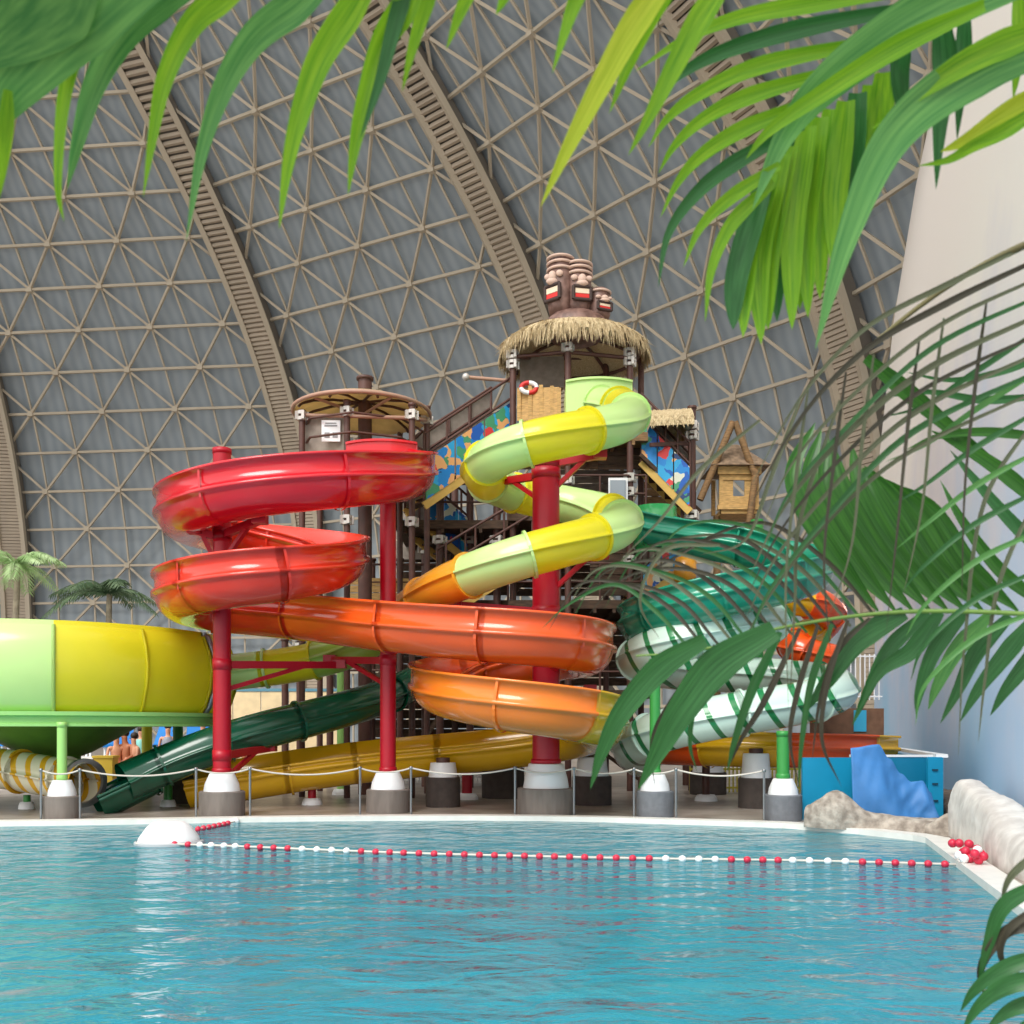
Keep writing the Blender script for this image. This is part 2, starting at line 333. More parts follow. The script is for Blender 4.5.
def slide(name,label,pts,sections,kind='trough',r=.48,wall=.42,group=None,cat='water slide',inner=None):
    P=[at(*p) for p in pts]; samp=crom(P,ds=.14); pos=[p for p,_ in samp]; us=[u for _,u in samp]
    for _ in range(40): pos=[pos[0]]+[(pos[i-1]+pos[i]*2+pos[i+1])/4 for i in range(1,len(pos)-1)]+[pos[-1]]
    FR=frames(pos); prof=tube_prof(r)
    root=thing(name,label,cat,(P[-1].x,P[-1].y,DECK),group)
    part='trough_section' if kind=='trough' else 'tube_section'
    for (u0,u1,m) in sections:
        idx=[i for i,u in enumerate(us) if u0-1e-6<=u<=u1+1e-6]
        if not idx: continue
        if idx[-1]+1<len(FR): idx.append(idx[-1]+1)
        if len(idx)<2: continue
        wl=wr=wall
        if inner and u1<=inner[0]: wr=.16
        if inner and u0>=inner[1]: wl=.16
        if kind=='trough': prof=trough_prof(r,wl,wr)
        mb=MB(); seg=[FR[i] for i in idx]; mb.sweep(seg,prof)
        # flanges at the joints
        for e,dr in((0,1),):
            p,sd,u=seg[e]; t=sd.cross(u)*-1 if False else (seg[min(e+1,len(seg)-1)][0]-seg[max(e-1,0)][0]).normalized()
            if kind=='trough':
                ro=r+.045; fp=[(-ro,wl-.02)]+[(ro*math.cos(PI+PI*i/14),ro*math.sin(PI+PI*i/14)) for i in range(15)]+[(ro,wr-.02),(r-.01,wr-.02)]+[((r-.01)*math.cos(2*PI-PI*i/14),(r-.01)*math.sin(2*PI-PI*i/14)) for i in range(15)]+[(-r+.01,wl-.02)]
                nfp=len(fp)
                f2=[(p+t*dr*0,sd,u),(p+t*dr*.05,sd,u)]; mb.sweep(f2,fp,smooth=False)
            else:
                pass
            if kind=='tube':
                ring=[(.0,r-.02),(.0,r+.05),(.05,r+.05),(.05,r-.02)]
                nn=28; vs=[]
                for x,rr in ring:
                    for j in range(nn): a=2*PI*j/nn; vs.append(p+t*dr*x+(sd*math.cos(a)+u*math.sin(a))*rr)
                mb.add(vs,[(k*nn+j,k*nn+(j+1)%nn,(k+1)*nn+(j+1)%nn,(k+1)*nn+j) for k in range(3) for j in range(nn)],0,False)
        mb.build(part,m,root)
    return root
RED=[(380,462,23.2),(405,468,22.4),(414,472,21.0),(398,477,19.1),(350,480,17.9),(290,484,17.5),(230,493,17.5),(192,505,18.3),(180,515,19.6),(192,524,21.2),(235,535,22.4),(295,543,22.4),(336,551,21.4),(345,559,20.0),(322,568,18.3),(285,574,17.6),(240,579,17.4),(200,586,18.0),(178,594,19.2),(186,604,20.6),(230,611,20.9),(300,616,19.9),(390,626,18.3),(480,634,17.3),(545,639,17.1),(582,645,17.8),(589,652,19.6),(562,658,21.2),(500,665,21.8),(452,675,21.3),(433,684,20.1),(444,692,18.6),(485,700,17.5),(545,709,17.2),(592,717,17.9),(603,725,19.5),(588,733,21.0),(550,742,21.6),(500,748,21.7),(400,757,21.6),(320,766,21.3),(250,777,21.0),(190,787,20.9)]
RS=[(0,2.5,red),(2.5,4.1,red),(4.1,6.2,red),(6.2,8.5,red),(8.5,10.6,redor),(10.6,13,redor),(13,15,redor),(15,17,redor),(17,19.6,redor),(19.6,21,redor),(21,22,oran),(22,23,oran),(23,24.4,oran),(24.4,26.5,oran),(26.5,28.5,oran),(28.5,30.5,oran),(30.5,32.2,oran2),(32.2,33.7,oran2),(33.7,35,yel),(35,37,yel),(37,38.6,yel),(38.6,39.5,yel),(39.5,40.4,yel),(40.4,42,yel)]
slide('water_slide','open spiral slide turning from red through orange to golden yellow around red columns',RED,RS,inner=(19.7,24.3))
def tub(px,py,Y,wd,h,a):
    mb=MB(); c=at(px,py,Y); r=wd/2/math.sin(a); mb.lathe(c+V(0,r,-h),[(r-.05,0),(r,0),(r,h-.05),(r+.05,h-.05),(r+.05,h),(r-.05,h),(r-.05,0)],20,0,False,-PI/2-a,-PI/2+a)
    for s_ in(-1,1): mb.beam(c+V(s_*wd/2,r-r*math.cos(a),-h/2),c+V(s_*wd/2*.95,r+.5,-h/2),.05,h)
    return mb
mb=tub(380,439,22.9,1.6,.8,.66)
tag(mb.build('slide_entry_tub',red),'red round entry tub at the top of the red slide','slide entry')
TUB=[(600,405,22.4),(622,406,21.6),(632,413,20.5),(622,423,19.1),(590,431,18.1),(535,440,17.75),(496,452,17.95),(480,468,19.0),(486,482,20.4),(512,494,21.5),(555,503,21.7),(600,510,21.3),(623,518,20.4),(622,528,19.2),(598,537,18.3),(555,547,17.8),(500,563,17.75),(455,581,18.4),(425,596,19.7),(398,620,20.8),(365,646,21.3),(330,658,21.5),(290,666,21.6),(245,671,21.6),(206,675,21.3)]
TS=[(0,1,tgrn),(1,2.1,tyel),(2.1,3.8,tgrn),(3.8,5.1,tyel),(5.1,6.6,tgrn),(6.6,7.9,tyel),(7.9,8.8,tgrn),(8.8,9.8,tyel),(9.8,11.5,tgrn),(11.5,12.3,tyel),(12.3,13.9,tgrn),(13.9,15.3,tyel),(15.3,16.6,tgrn),(16.6,18,yorg),(18,19.5,yorg),(19.5,21.2,olive),(21.2,22.5,tyel),(22.5,23.6,tgrn),(23.6,24,tyel)]
slide('tube_slide','closed tube slide in alternating lemon and pale green sections winding to the bowl',TUB,TS,'tube',.39)
mb=tub(600,377,23.0,1.5,.95,.6)
tag(mb.build('slide_entry_tub',tgrn),'pale green curved entry tub on the thatched tower','slide entry')
GRN=[(470,646,25.2),(430,674,24),(395,693,22.6),(350,708,21.5),(300,721,20.9),(255,732,20.4),(215,745,20.0),(165,764,19.8),(130,781,19.6),(108,790,19.3),(98,793,19.1)]
slide('tube_slide','long dark green tube slide descending left behind the red columns',GRN,[(0,2,dgrn),(2,4,dgrn),(4,5.6,dgrn),(5.6,7,dgrn),(7,8,dgrn)],'tube',.39)
P=[p for p in GRN[7:]]; 
slide('slide_runout','open run-out trough at the lower end of the dark green slide',[(150,772,19.9),(128,784,19.6),(108,793,19.4),(94,799,19.3)],[(0,3,dgrn)],'trough',.46,.1,cat='slide run-out')
TEAL=[(655,528,24.6),(690,538,23.6),(740,546,23.2),(790,556,22.6),(816,567,21.4),(800,578,20.1),(750,588,19.4),(700,600,19.4),(655,615,20.0),(637,626,21.3),(660,633,22.8),(710,636,23.4),(760,634,23.0)]
slide('water_slide','glossy teal open slide curling right of the tower behind palm leaflets',TEAL,[(0,2,teal),(2,3.5,teal),(3.5,5.2,teal),(5.2,6.5,teal),(6.5,8,teal),(8,10,teal),(10,12,teal)],'trough',.46,.36)
mb=MB(); c=at(655,528,25.0)
mb.lathe(c+V(0,0,-.5),[(.5,0),(.54,0),(.54,1.0),(.5,1.0),(.5,0)],20); tag(mb.build('slide_entry_tub',mgrn),'green round entry tub of the teal slide','slide entry')
# striped tube materials
def striped(name,c1,c2,scale,thr,rot):
    m=bpy.data.materials.new(name); m.use_nodes=True; nt=m.node_tree; b=nt.nodes['Principled BSDF']; b.inputs['Roughness'].default_value=.25; b.inputs['Coat Weight'].default_value=.4
    tc=nt.nodes.new('ShaderNodeTexCoord'); mp=nt.nodes.new('ShaderNodeMapping'); mp.inputs['Rotation'].default_value=rot
    wv=nt.nodes.new('ShaderNodeTexWave'); wv.inputs['Scale'].default_value=scale; wv.inputs['Distortion'].default_value=1.2; wv.inputs['Detail'].default_value=0; wv.inputs['Detail Scale'].default_value=.6
    nt.links.new(tc.outputs['Object'],mp.inputs[0]); nt.links.new(mp.outputs[0],wv.inputs['Vector'])
    r=nt.nodes.new('ShaderNodeValToRGB'); r.color_ramp.elements[0].position=thr; r.color_ramp.elements[1].position=thr+.06
    r.color_ramp.elements[0].color=s2l(c1); r.color_ramp.elements[1].color=s2l(c2); nt.links.new(wv.outputs['Fac'],r.inputs[0]); nt.links.new(r.outputs[0],b.inputs['Base Color']); return m
wg=striped('white gelcoat with green stripes',(214,240,226),(40,132,76),.62,.86,(0,.5,.35)); wy=striped('white gelcoat with amber stripes',(236,230,204),(230,176,40),.9,.66,(0,.35,.2))
STR=[(770,622,21.6),(745,624,20.4),(700,634,19.6),(655,648,19.8),(634,660,21),(650,669,22.5),(710,673,23.2),(790,678,23.0),(838,685,22.0),(836,694,20.6),(800,704,19.8),(745,712,19.5),(690,722,19.6),(645,736,20.3),(628,748,21.4),(640,758,22.6)]
slide('tube_slide','white tube slide with green zebra stripes coiling at the right behind palm leaflets',STR,[(0,2,wg),(2,4,wg),(4,6,wg),(6,7.5,wg),(7.5,9.5,wg),(9.5,11,wg),(11,13,wg),(13,15,wg)],'tube',.43)
ORG=[(655,745,22.6),(700,746,21.6),(740,746,21.0),(790,747,20.9),(840,748,21.6),(880,749,22.6)]
slide('water_slide','low open slide in amber and orange panels behind the turquoise enclosure',ORG,[(0,1.05,oran),(1.05,2.8,yel),(2.8,4.45,oran),(4.45,5,yel)],'trough',.44,.3)
LOP=[(770,600,27),(800,598,26),(828,606,26.5),(834,622,27.5),(812,634,27.4),(785,642,26.4),(800,655,25.8),(832,660,26.2)]
slide('tube_slide','small orange and yellow curled tube slide deep behind the teal slide',LOP,[(0,1.2,yel),(1.2,2.4,oran),(2.4,3.6,oran),(3.6,5,yel),(5,6,oran),(6,7,oran)],'tube',.42)
# ------------------------------------------------------------------ bowl
BC=V(-9.7,21.25,0); root=thing('slide_bowl','big round lemon and pale green slide bowl at the left edge','slide bowl',(BC.x,BC.y,DECK))
prof=[(4.06,3.72),(4.12,3.72),(4.12,3.64),(4.2,3.62),(4.33,3.3),(4.4,2.95),(4.36,2.55),(4.24,2.2),(4.14,2.06),(4.06,2.06),(4.1,2.3),(4.28,2.8),(4.22,3.3),(4.06,3.64),(4.06,3.72)]; prof=[(r_-.7,z-.06) for r_,z in prof]
NB=14
for k in range(NB):
    a0=math.radians(-66)+2*PI*k/NB; a1=a0+2*PI/NB; mb=MB(); mb.lathe(BC,prof,14,0,True,a0,a1)
    for a in(a0,a1): # joint flange
        mb.tube([BC+V((r_+.02)*math.cos(a),(r_+.02)*math.sin(a),z) for r_,z in prof[3:9]],.035,6)
    mb.build('wall_section',[tyel,tyel,tyel,tgrn,tgrn,tyel,tyel,tgrn,tgrn,tyel,tyel,tyel,tgrn,tgrn][k],root)
mb=MB(); mb.lathe(BC,[(3.36,2.0),(3.6,2.0),(3.6,1.93),(3.5,1.91),(3.5,1.79),(3.56,1.77),(3.56,1.73),(3.3,1.73)],72,0,False); mb.build('rim_flange',mat('green flange',(150,206,120),rough=.45),root)
mb=MB(); mb.lathe(BC,[(3.4,1.95),(3.2,1.84),(1.7,1.76),(1.2,1.45),(.7,1.17),(.5,1.1),(.5,.75),(0,.75)],64); mb.build('bowl_cone',mat('bowl underside green',(110,160,60),rough=.45,var=.08),root)
pa=[]
for i in range(15):
    t=i/14; an=-.22; j=t*7; i0=min(int(j),6); r0,z0=prof[1+i0]; r1,z1=prof[2+i0]; rr=r0+(r1-r0)*(j-i0)+.05; pa.append(BC+V(rr*math.cos(an),rr*math.sin(an),z0+(z1-z0)*(j-i0)))
mb=MB(); mb.tube(pa,.06,8); mb.build('joint_flange',steel,root)
# ------------------------------------------------------------------ columns
def pedestal(root,X,Y,r,hp,rc0,rc1,hc,pm_):
    mb=MB(); mb.lathe((X,Y,DECK),[(0,hp),(r-.02,hp),(r,hp-.02),(r,0),(0,0)][::-1],40,0,False); mb.build('pedestal',pm_,root)
    mb=MB(); mb.lathe((X,Y,DECK+hp),[(rc0,0),(rc0*.93,hc*.4),(rc1*1.05,hc*.95),(rc1,hc),(0,hc)],32); mb.build('cone_base',white,root)
def column(name,label,px,Y,r,top,rp,hp,hc,mcol,mped,arms=(),group='slide support columns',armm=None):
    X=gx(px,Y); root=thing(name,label,'column',(X,Y,DECK),group)
    pedestal(root,X,Y,rp,hp,rp*.8,max(r*1.25,rp*.52),hc,mped)
    mb=MB(); z0=DECK+hp+hc; zt=CZ-(top-HZ)*Y/F
    mb.cyl((X,Y,z0-.02),(X,Y,zt),r,n=28); mb.lathe((X,Y,z0),[(r,0),(r*1.12,.01),(r*1.12,.08),(r,.09)],28)
    mb.lathe((X,Y,zt),[(0,.02),(r*1.06,.02),(r*1.06,-.08),(r,-.08)],28); mb.build('shaft',mcol,root)
    for (qx,qy,qY) in arms:
        q=at(qx,qy,qY); mb=MB(); dirv=(V(q.x,q.y,0)-V(X,Y,0)).normalized()
        s=V(X,Y,q.z-.1)+dirv*r*.8
        mb.beam(s,q,.11,.14); mb.beam(V(X,Y,q.z-.55)+dirv*r*.8,s.lerp(q,.7),.08,.08)
        mb.beam(q+V(0,0,-.07),q+V(0,0,.1),.25,.25); mb.lathe((X,Y,q.z-.1),[(r,-.1),(r*1.07,-.1),(r*1.07,.1),(r,.1)],24)
        mb.build('bracket_arm',armm or mcol,root)
    return root
column('support_column','slim red column left of the spirals on a round grey pedestal',222,18.75,.165,450,.42,.46,.34,colred,conc,[(260,520,17.9),(345,575,20.2),(340,665,20.5),(270,748,20.6),(195,530,18.6)])
column('support_column','slim red column in the middle, beside the orange run, on a round pedestal',388,19.5,.155,495,.42,.45,.34,colred,conc,[(330,660,20.9),(420,485,20.6)])
column('support_column','thick red column inside the lemon green tube spiral on the widest pedestal',546,19.15,.26,463,.55,.5,.46,colred,conc,[(500,482,20.2),(600,455,18.9),(455,605,18.9),(602,555,18.7),(440,706,19.9),(590,690,19.9)])
column('support_column','green column half hidden by broad palm leaflets on a blue grey pedestal',655,18.55,.10,660,.345,.48,.3,colgrn,conc2)
column('support_column','green column under the striped tube beside the turquoise enclosure',783,17.8,.11,732,.33,.46,.28,colgrn,conc2)
column('support_column','pale green leg under the lemon bowl on a small round pedestal',62,18.05,.085,723,.31,.42,.28,colpale,conc)
# background legs
def leg(label,px,Y,top,r,m,foot=.13):
    X=gx(px,Y); root=thing('support_post',label,'post',(X,Y,DECK),'support posts'); mb=MB(); zt=CZ-(top-HZ)*Y/F
    mb.cyl((X,Y,DECK+.05),(X,Y,zt),r,n=14); mb.build('shaft',m,root)
    mb=MB(); mb.lathe((X,Y,DECK),[(foot*1.3,0),(foot*1.25,.06),(foot,.14),(0,.15)],20); mb.build('foot',white,root)
leg('yellow green post under the bowl beside seated bathers',147,25.6,718,.13,colyel)
leg('thin green post below the bowl tube entrance',178,24.4,700,.12,colgrn)
leg('short green post under the dark green run-out',168,20.9,770,.09,colgrn)
leg('stubby green post beneath the striped amber tube',27,20.3,795,.07,colgrn)
leg('short red post under the golden yellow trough',312,21.4,783,.09,colred,.17)
leg('short red post by the white railings under the yellow trough',467,23,770,.12,colred,.2)
leg('pale green slim post behind the golden trough',341,24.6,640,.1,colpale,.17)
leg('green post holding the teal slide loops',757,24.6,520,.16,colgrn,.25)
leg('small white footed post under the low orange slide',706,22.5,765,.09,brownst,.2)
def bgped(label,px,Y,r,hp,hc,m,top=760):
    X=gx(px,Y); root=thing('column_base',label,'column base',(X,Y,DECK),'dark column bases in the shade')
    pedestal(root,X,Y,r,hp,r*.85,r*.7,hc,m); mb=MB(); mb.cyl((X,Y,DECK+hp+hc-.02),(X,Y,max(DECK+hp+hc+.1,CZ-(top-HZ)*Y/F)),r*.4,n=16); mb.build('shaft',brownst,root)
bgped('dark column base under the dark green tube',184,21.9,.37,.62,.42,darkbox)
bgped('dark column base behind the rope right of the middle pedestal',443,20.9,.36,.62,.3,darkbox)
bgped('dark column base with pale cone near the white railings',503,23.5,.5,.7,.55,darkbox)
bgped('dark column base just right of the widest pedestal',592,21.4,.42,.62,.4,darkbox,752)
bgped('dark column base left of the green column by the enclosure',756,20.6,.36,.62,.5,darkbox,757)
bgped('far dark column base beneath the amber slide panel',708,24.8,.45,.55,.4,darkbox)
# white striped tube and ring bottom left
slide('tube_slide','white and amber striped tube ending in a grey ring below the bowl',[(-90,755,20.6),(-30,764,20.2),(20,771,19.9),(60,778,19.5),(86,783,19.1)],[(0,2,wy),(2,3.2,wy),(3.2,4,wy)],'tube',.4)
mb=MB(); A=at(84,783,19.12);B=at(89,784,19.02); t=(B-A).normalized()
mb.tube([A-t*.05,A+t*.03],[.47,.47],32,cap=False); mb.tube([A+t*.03,A-t*.05],[.38,.38],32,cap=False); 
for x in(-.05,.03):
    s_=t.cross(V(0,0,1)).normalized();u_=s_.cross(t); vs=[]
    for rr in(.38,.47):
        for j in range(32): a=2*PI*j/32; vs.append(A+t*x+(s_*math.cos(a)+u_*math.sin(a))*rr)
    mb.add(vs,[(j,(j+1)%32,32+(j+1)%32,32+j) for j in range(32)])
tag(mb.build('tube_end_ring',steel),'grey steel ring around the mouth of the amber striped tube','ring')
# ------------------------------------------------------------------ tower
def post(mb,px,Y,py0,py1,r=.09):
    X=gx(px,Y); z0=DECK if py0 is None else CZ-(py0-HZ)*Y/F; z1=CZ-(py1-HZ)*Y/F
    mb.cyl((X,Y,z0),(X,Y,z1),r,n=12)
    mb.lathe((X,Y,z1),[(0,.04),(r*1.25,.04),(r*1.25,-.03),(r,-.03)],12)
    z=z1-.35; k=0
    return X,Y,z0,z1
def clamps(root,px,Y,pys,r=.09):
    for py in pys:
        X=gx(px,Y); z=CZ-(py-HZ)*Y/F; mb=MB()
        for dz in(-.07,.07): mb.lathe((X,Y,z+dz),[(r,-.04),(r*1.55,-.04),(r*1.55,.04),(r,.04)],12,0,False)
        for a in range(4): mb.box((X+r*1.7*math.cos(a*PI/2+.4),Y+r*1.7*math.sin(a*PI/2+.4),z),(.07,.07,.2),a)
        mb.build('clamp',clampm,root)
# left canopy tower
Y0=24.6; LT=thing('slide_tower','canopied wooden tower with tan roof above the red slide','tower',(gx(362,Y0),Y0,DECK))
for px,Y,top,cl in((302,23.8,412,(416,)),(347,23.4,402,(412,520)),(412,23.4,405,(415,522)),(427,25.0,408,(420,)),(320,26,412,()),(400,26.2,412,())):
    mb=MB(); post(mb,px,Y,None,top,.075); mb.build('post',brownst,LT); clamps(LT,px,Y,cl,.075)
mb=MB(); post(mb,365,24.7,None,379,.17); mb.build('centre_post',brownst,LT)
c=at(362,413,24.7); 
mb=MB(); 
# domed canopy shell, open below
prof=[(1.68,-.04),(1.6,.05),(1.3,.17),(.8,.27),(.25,.31),(0,.32)]
mb.lathe(c,prof,40); mb.lathe(c,[(r-.03,z-.04) for r,z in prof][::-1],40); mb.build('canopy',canvas,LT)
mb=MB()
for k in range(9):
    a=2*PI*k/9+.2; mb.tube([c+V((r-.05)*math.cos(a),(r-.05)*math.sin(a),z-.07) for r,z in prof],.035,6)
mb.build('canopy_ribs',brownst,LT)
mb=MB(); mb.tube([c+V(1.68*math.cos(a*PI/20),1.68*math.sin(a*PI/20),-.02) for a in range(41)],.05,6); mb.build('canopy_hoop',mat('pinkish brown pipe',(176,140,120),rough=.5),LT)
mb=MB()
for a in(.3,1.6,2.7,4.1,5.3): mb.tube([c+V(.15*math.cos(a),.15*math.sin(a),-.05),c+V(1.6*math.cos(a),1.6*math.sin(a),-.05)],.04,6)
mb.tube([at(303,415,23.8),at(347,416,23.4),at(412,418,23.4),at(427,420,25)],.045,6)
mb.build('crossbeam',mat('pinkish brown pipe',(176,140,120)),LT)
# --- rest appended below
mb=MB(); p,q=at(305,452,24.0),at(346,452,23.6); mb.beam(p+V(0,0,.42),q+V(0,0,.42),.04,.95); mb.build('wall_panel',netm,LT)
p=at(331,431,23.55); mb=MB(); mb.box(p,(.44,.03,.5)); s_=mb.build('sign',white,LT)
mb=MB()
for dx,dz,a in((-.09,-.1,.12),(.1,-.1,.12)): mb.box(p+V(dx,-.02,dz),(a,.012,a))
mb.box(p+V(0,-.02,.12),(.3,.012,.03)); mb.box(p+V(0,-.02,.18),(.26,.012,.02)); mb.build('sign_mark',greym,s_)
z=CZ-(468-HZ)*24.4/F; mb=MB(); mb.lathe((gx(362,24.6),24.6,z),[(0,-.2),(1.55,-.2),(1.55,0),(0,0)],8,0,False); mb.build('platform',mat('ochre platform edge',(190,150,60),rough=.7),LT)
mb=MB()
for a in range(8):
    an=a*PI/4; an2=an+PI/4
    for h in(.5,.95): mb.tube([V(gx(362,24.6)+1.5*math.cos(an),24.6+1.5*math.sin(an),z+h),V(gx(362,24.6)+1.5*math.cos(an2),24.6+1.5*math.sin(an2),z+h)],.03,6)
mb.build('railing',brownst,LT)
# main thatched tower
Y1=27.0; MT=thing('slide_tower','tall post tower under a shaggy round thatched roof','tower',(gx(575,Y1),Y1,DECK))
MP=[(513,26.2,352,(355,365,470,545)),(568,25.6,336,(348,480,560)),(630,26.0,344,(353,362,478,492,560,610)),(641,27.4,352,(470,))  ,(536,28.2,350,()),(606,28.4,350,())]
for px,Y,top,cl in MP:
    mb=MB(); post(mb,px,Y,None,top,.085); mb.build('post',brownst,MT); clamps(MT,px,Y,cl,.085)
c=at(574,352,27.0); mb=MB()
prof=[(1.98,-.12),(1.95,.05),(1.7,.25),(1.2,.42),(.6,.52),(0,.55)]
mb.lathe(c,prof,56); mb.lathe(c,[(r-.08 if r>.1 else 0,z-.06) for r,z in prof][::-1],56)
rd=random.Random(3)
for k in range(1500):
    a=rd.uniform(0,2*PI); i=rd.choice([0,0,0,0,1,1,2,3,4]); r0,z0=prof[i]; r1,z1=prof[i+1]; t=rd.random(); r_=r0+(r1-r0)*t; z_=z0+(z1-z0)*t
    L=rd.uniform(.2,.42); dr=V(math.cos(a),math.sin(a),0); p=c+dr*r_+V(0,0,z_+.01); sl2=V(dr.x*(r0-r1),dr.y*(r0-r1),(z0-z1)).normalized()
    q=p+(sl2+dr*.14+V(0,0,rd.uniform(-.25,.05))).normalized()*L; sd=V(-dr.y,dr.x,0)*.018
    mb.add([p+sd,p-sd,q],[(0,1,2)]); mb.add([p+dr*.02,p-dr*.01,q],[(0,1,2)])
for k in range(900):
    a=rd.uniform(0,2*PI); dr=V(math.cos(a),math.sin(a),0); p=c+dr*rd.uniform(1.86,2.0)+V(0,0,rd.uniform(-.1,.06)); L=rd.uniform(.25,.5); q=p+dr*rd.uniform(-.02,.1)-V(0,0,L)+V(-dr.y,dr.x,0)*rd.uniform(-.08,.08); sd=V(-dr.y,dr.x,0)*.028
    mb.add([p+sd,p-sd,q],[(0,1,2)])
mb.build('thatch_roof',thatch,MT)
mb=MB()
for k in range(8):
    a=2*PI*k/8+.2; mb.tube([c+V((r-.12)*math.cos(a),(r-.12)*math.sin(a),z-.13) for r,z in prof[:-1]],.045,6)
mb.tube([c+V(1.75*math.cos(a*PI/20),1.75*math.sin(a*PI/20),-.1) for a in range(41)],.05,6)
mb.build('roof_frame',brownst,MT)
mb=MB()
for a,b in(((513,357,26.2),(568,352,25.6)),((568,352,25.6),(630,358,26.0)),((536,358,28.2),(606,358,28.4)),((513,357,26.2),(536,358,28.2))): mb.tube([at(*a),at(*b)],.055,6)
mb.build('crossbeam',brownst,MT)
mb=MB(); p,q=at(521,391,26.0),at(562,398,25.6)
for k in range(6): 
    mb.beam(p.lerp(at(517,421,26.0),k/5.5),at(559,390,25.6).lerp(at(559,420,25.6),k/5.5),.03,.14)
for px in(519,530,541,552,559): mb.beam(at(px,384+(px%5),25.95-(px-519)*.009),at(px,421,25.95-(px-519)*.009),.045,.1,up=(1,0,0))
mb.build('plank_panel',bamboo,MT)
mb=MB(); p,q=at(520,372,27.6),at(564,372,27.6); mb.beam(p,q,.03,.85); mb.build('mesh_panel',netm,MT)
def slab(root,x0,x1,Ya,Yb,py,m,name='platform',th=.22):
    z=CZ-(py-HZ)*Ya/F; mb=MB(); X0,X1=gx(x0,Ya),gx(x1,Ya); mb.box(((X0+X1)/2,(Ya+Yb)/2,z-th/2),(X1-X0,Yb-Ya,th))
    for k in range(int((X1-X0)/.5)): mb.beam((X0+.25+k*.5,Ya,z-th-.05),(X0+.25+k*.5,Yb,z-th-.05),.08,.12)
    mb.build(name,m,root); return z
slab(MT,508,648,25.9,28.8,432,timber); slab(MT,508,648,25.9,28.8,512,dtimber); slab(MT,508,650,25.9,28.8,600,dtimber)
slab(MT,508,650,25.9,28.8,690,dtimber)
def boards(root,x0,x1,Y,ya,yb,m,n=7,name='plank_wall'):
    mb=MB()
    for k in range(n):
        y=ya+(yb-ya)*(k+.5)/n; h=abs(ya-yb)/n*Y/F*.92; mb.beam(at(x0,y+((k*7)%3-1)*.4,Y),at(x1,y-((k*5)%3-1)*.4,Y),.04,h)
    mb.build(name,m,root)
boards(MT,598,640,26.6,446,470,dtimber,5); boards(MT,560,628,28.2,470,510,mat('grey weathered boards',(120,108,98),rough=.85,var=.2,scale=4,stretch=(1,1,4)),6)
boards(MT,640,688,28.5,482,525,timber,6); boards(MT,512,650,28.6,525,596,dtimber,9); boards(MT,512,650,28.6,610,686,dtimber,9)
boards(MT,590,640,26.2,540,596,dtimber,8)
mb=MB(); mb.box(at(618,490,25.8),(.5,.05,.62)); mb.build('window_frame',white,MT); mb=MB(); mb.box(at(618,490,25.76),(.4,.04,.5)); mb.build('window_pane',mat('window grey',(150,160,170),rough=.2),MT)
def railing(root,pts,h=.95,rows=2,m=brownst,mesh=None):
    mb=MB(); P=[at(*p) for p in pts]
    for r in range(rows): mb.tube([p+V(0,0,h*(r+1)/rows) for p in P],.03,6)
    for p in P: mb.cyl(p,p+V(0,0,h),.03,n=8)
    mb.build('railing',m,root)
railing(MT,[(512,512,26),(560,512,25.9),(600,512,25.9),(646,512,25.9)]); railing(MT,[(512,600,26),(560,600,25.9),(600,600,25.9),(646,600,25.9)])
railing(MT,[(512,690,26),(560,690,25.9),(600,690,25.9),(646,690,25.9)])
for a,b in(((640,455,26),(700,512,26.5)),((512,596,28),(570,520,28)),((640,600,28),(580,520,28)),((512,690,28),(600,605,28)),((640,780,28),(520,690,28))): mb=MB(); mb.beam(at(*a),at(*b),.1,.1); mb.build('diagonal_brace',dtimber,MT)
# mid framework between the towers
MF=thing('timber_frame','dark post framework with decks between the two slide towers','framework',(gx(470,27),27,DECK))
for px,Y,top in((440,26.5,470),(470,27.5,455),(497,26.5,440),(455,29.5,480),(400,29,560),(372,28.5,560),(330,28.5,600),(425,28,520),(300,27.5,612),(285,29,640)):
    mb=MB(); post(mb,px,Y,None,top,.1); mb.build('post',brownst,MF); clamps(MF,px,Y,(max(top+30,540),620),.1)
slab(MF,395,508,26.3,29.5,520,dtimber); slab(MF,360,508,26.6,29.8,600,dtimber); slab(MF,340,508,26.8,29.8,688,dtimber)
boards(MF,400,508,29.4,530,596,dtimber,8); boards(MF,362,508,29.6,608,680,dtimber,9); boards(MF,350,412,26.7,578,600,bamboo,3); boards(MF,395,440,29.0,500,560,netm,3,'mesh_panel')
boards(MF,365,505,29.6,700,776,dtimber,8)
railing(MF,[(396,520,26.4),(440,520,26.4),(470,520,26.4),(508,520,26.4)]); railing(MF,[(362,600,26.7),(400,600,26.7),(450,600,26.7),(508,600,26.7)]); railing(MF,[(345,688,26.8),(400,688,26.8),(450,688,26.8),(508,688,26.8)])
for a,b in(((365,690,26.8),(412,640,26.8)),((412,690,26.8),(470,610,26.8)),((470,690,26.8),(508,640,26.8)),((400,776,27),(450,700,27))): mb=MB(); mb.beam(at(*a),at(*b),.09,.12); mb.build('diagonal_brace',dtimber,MF)
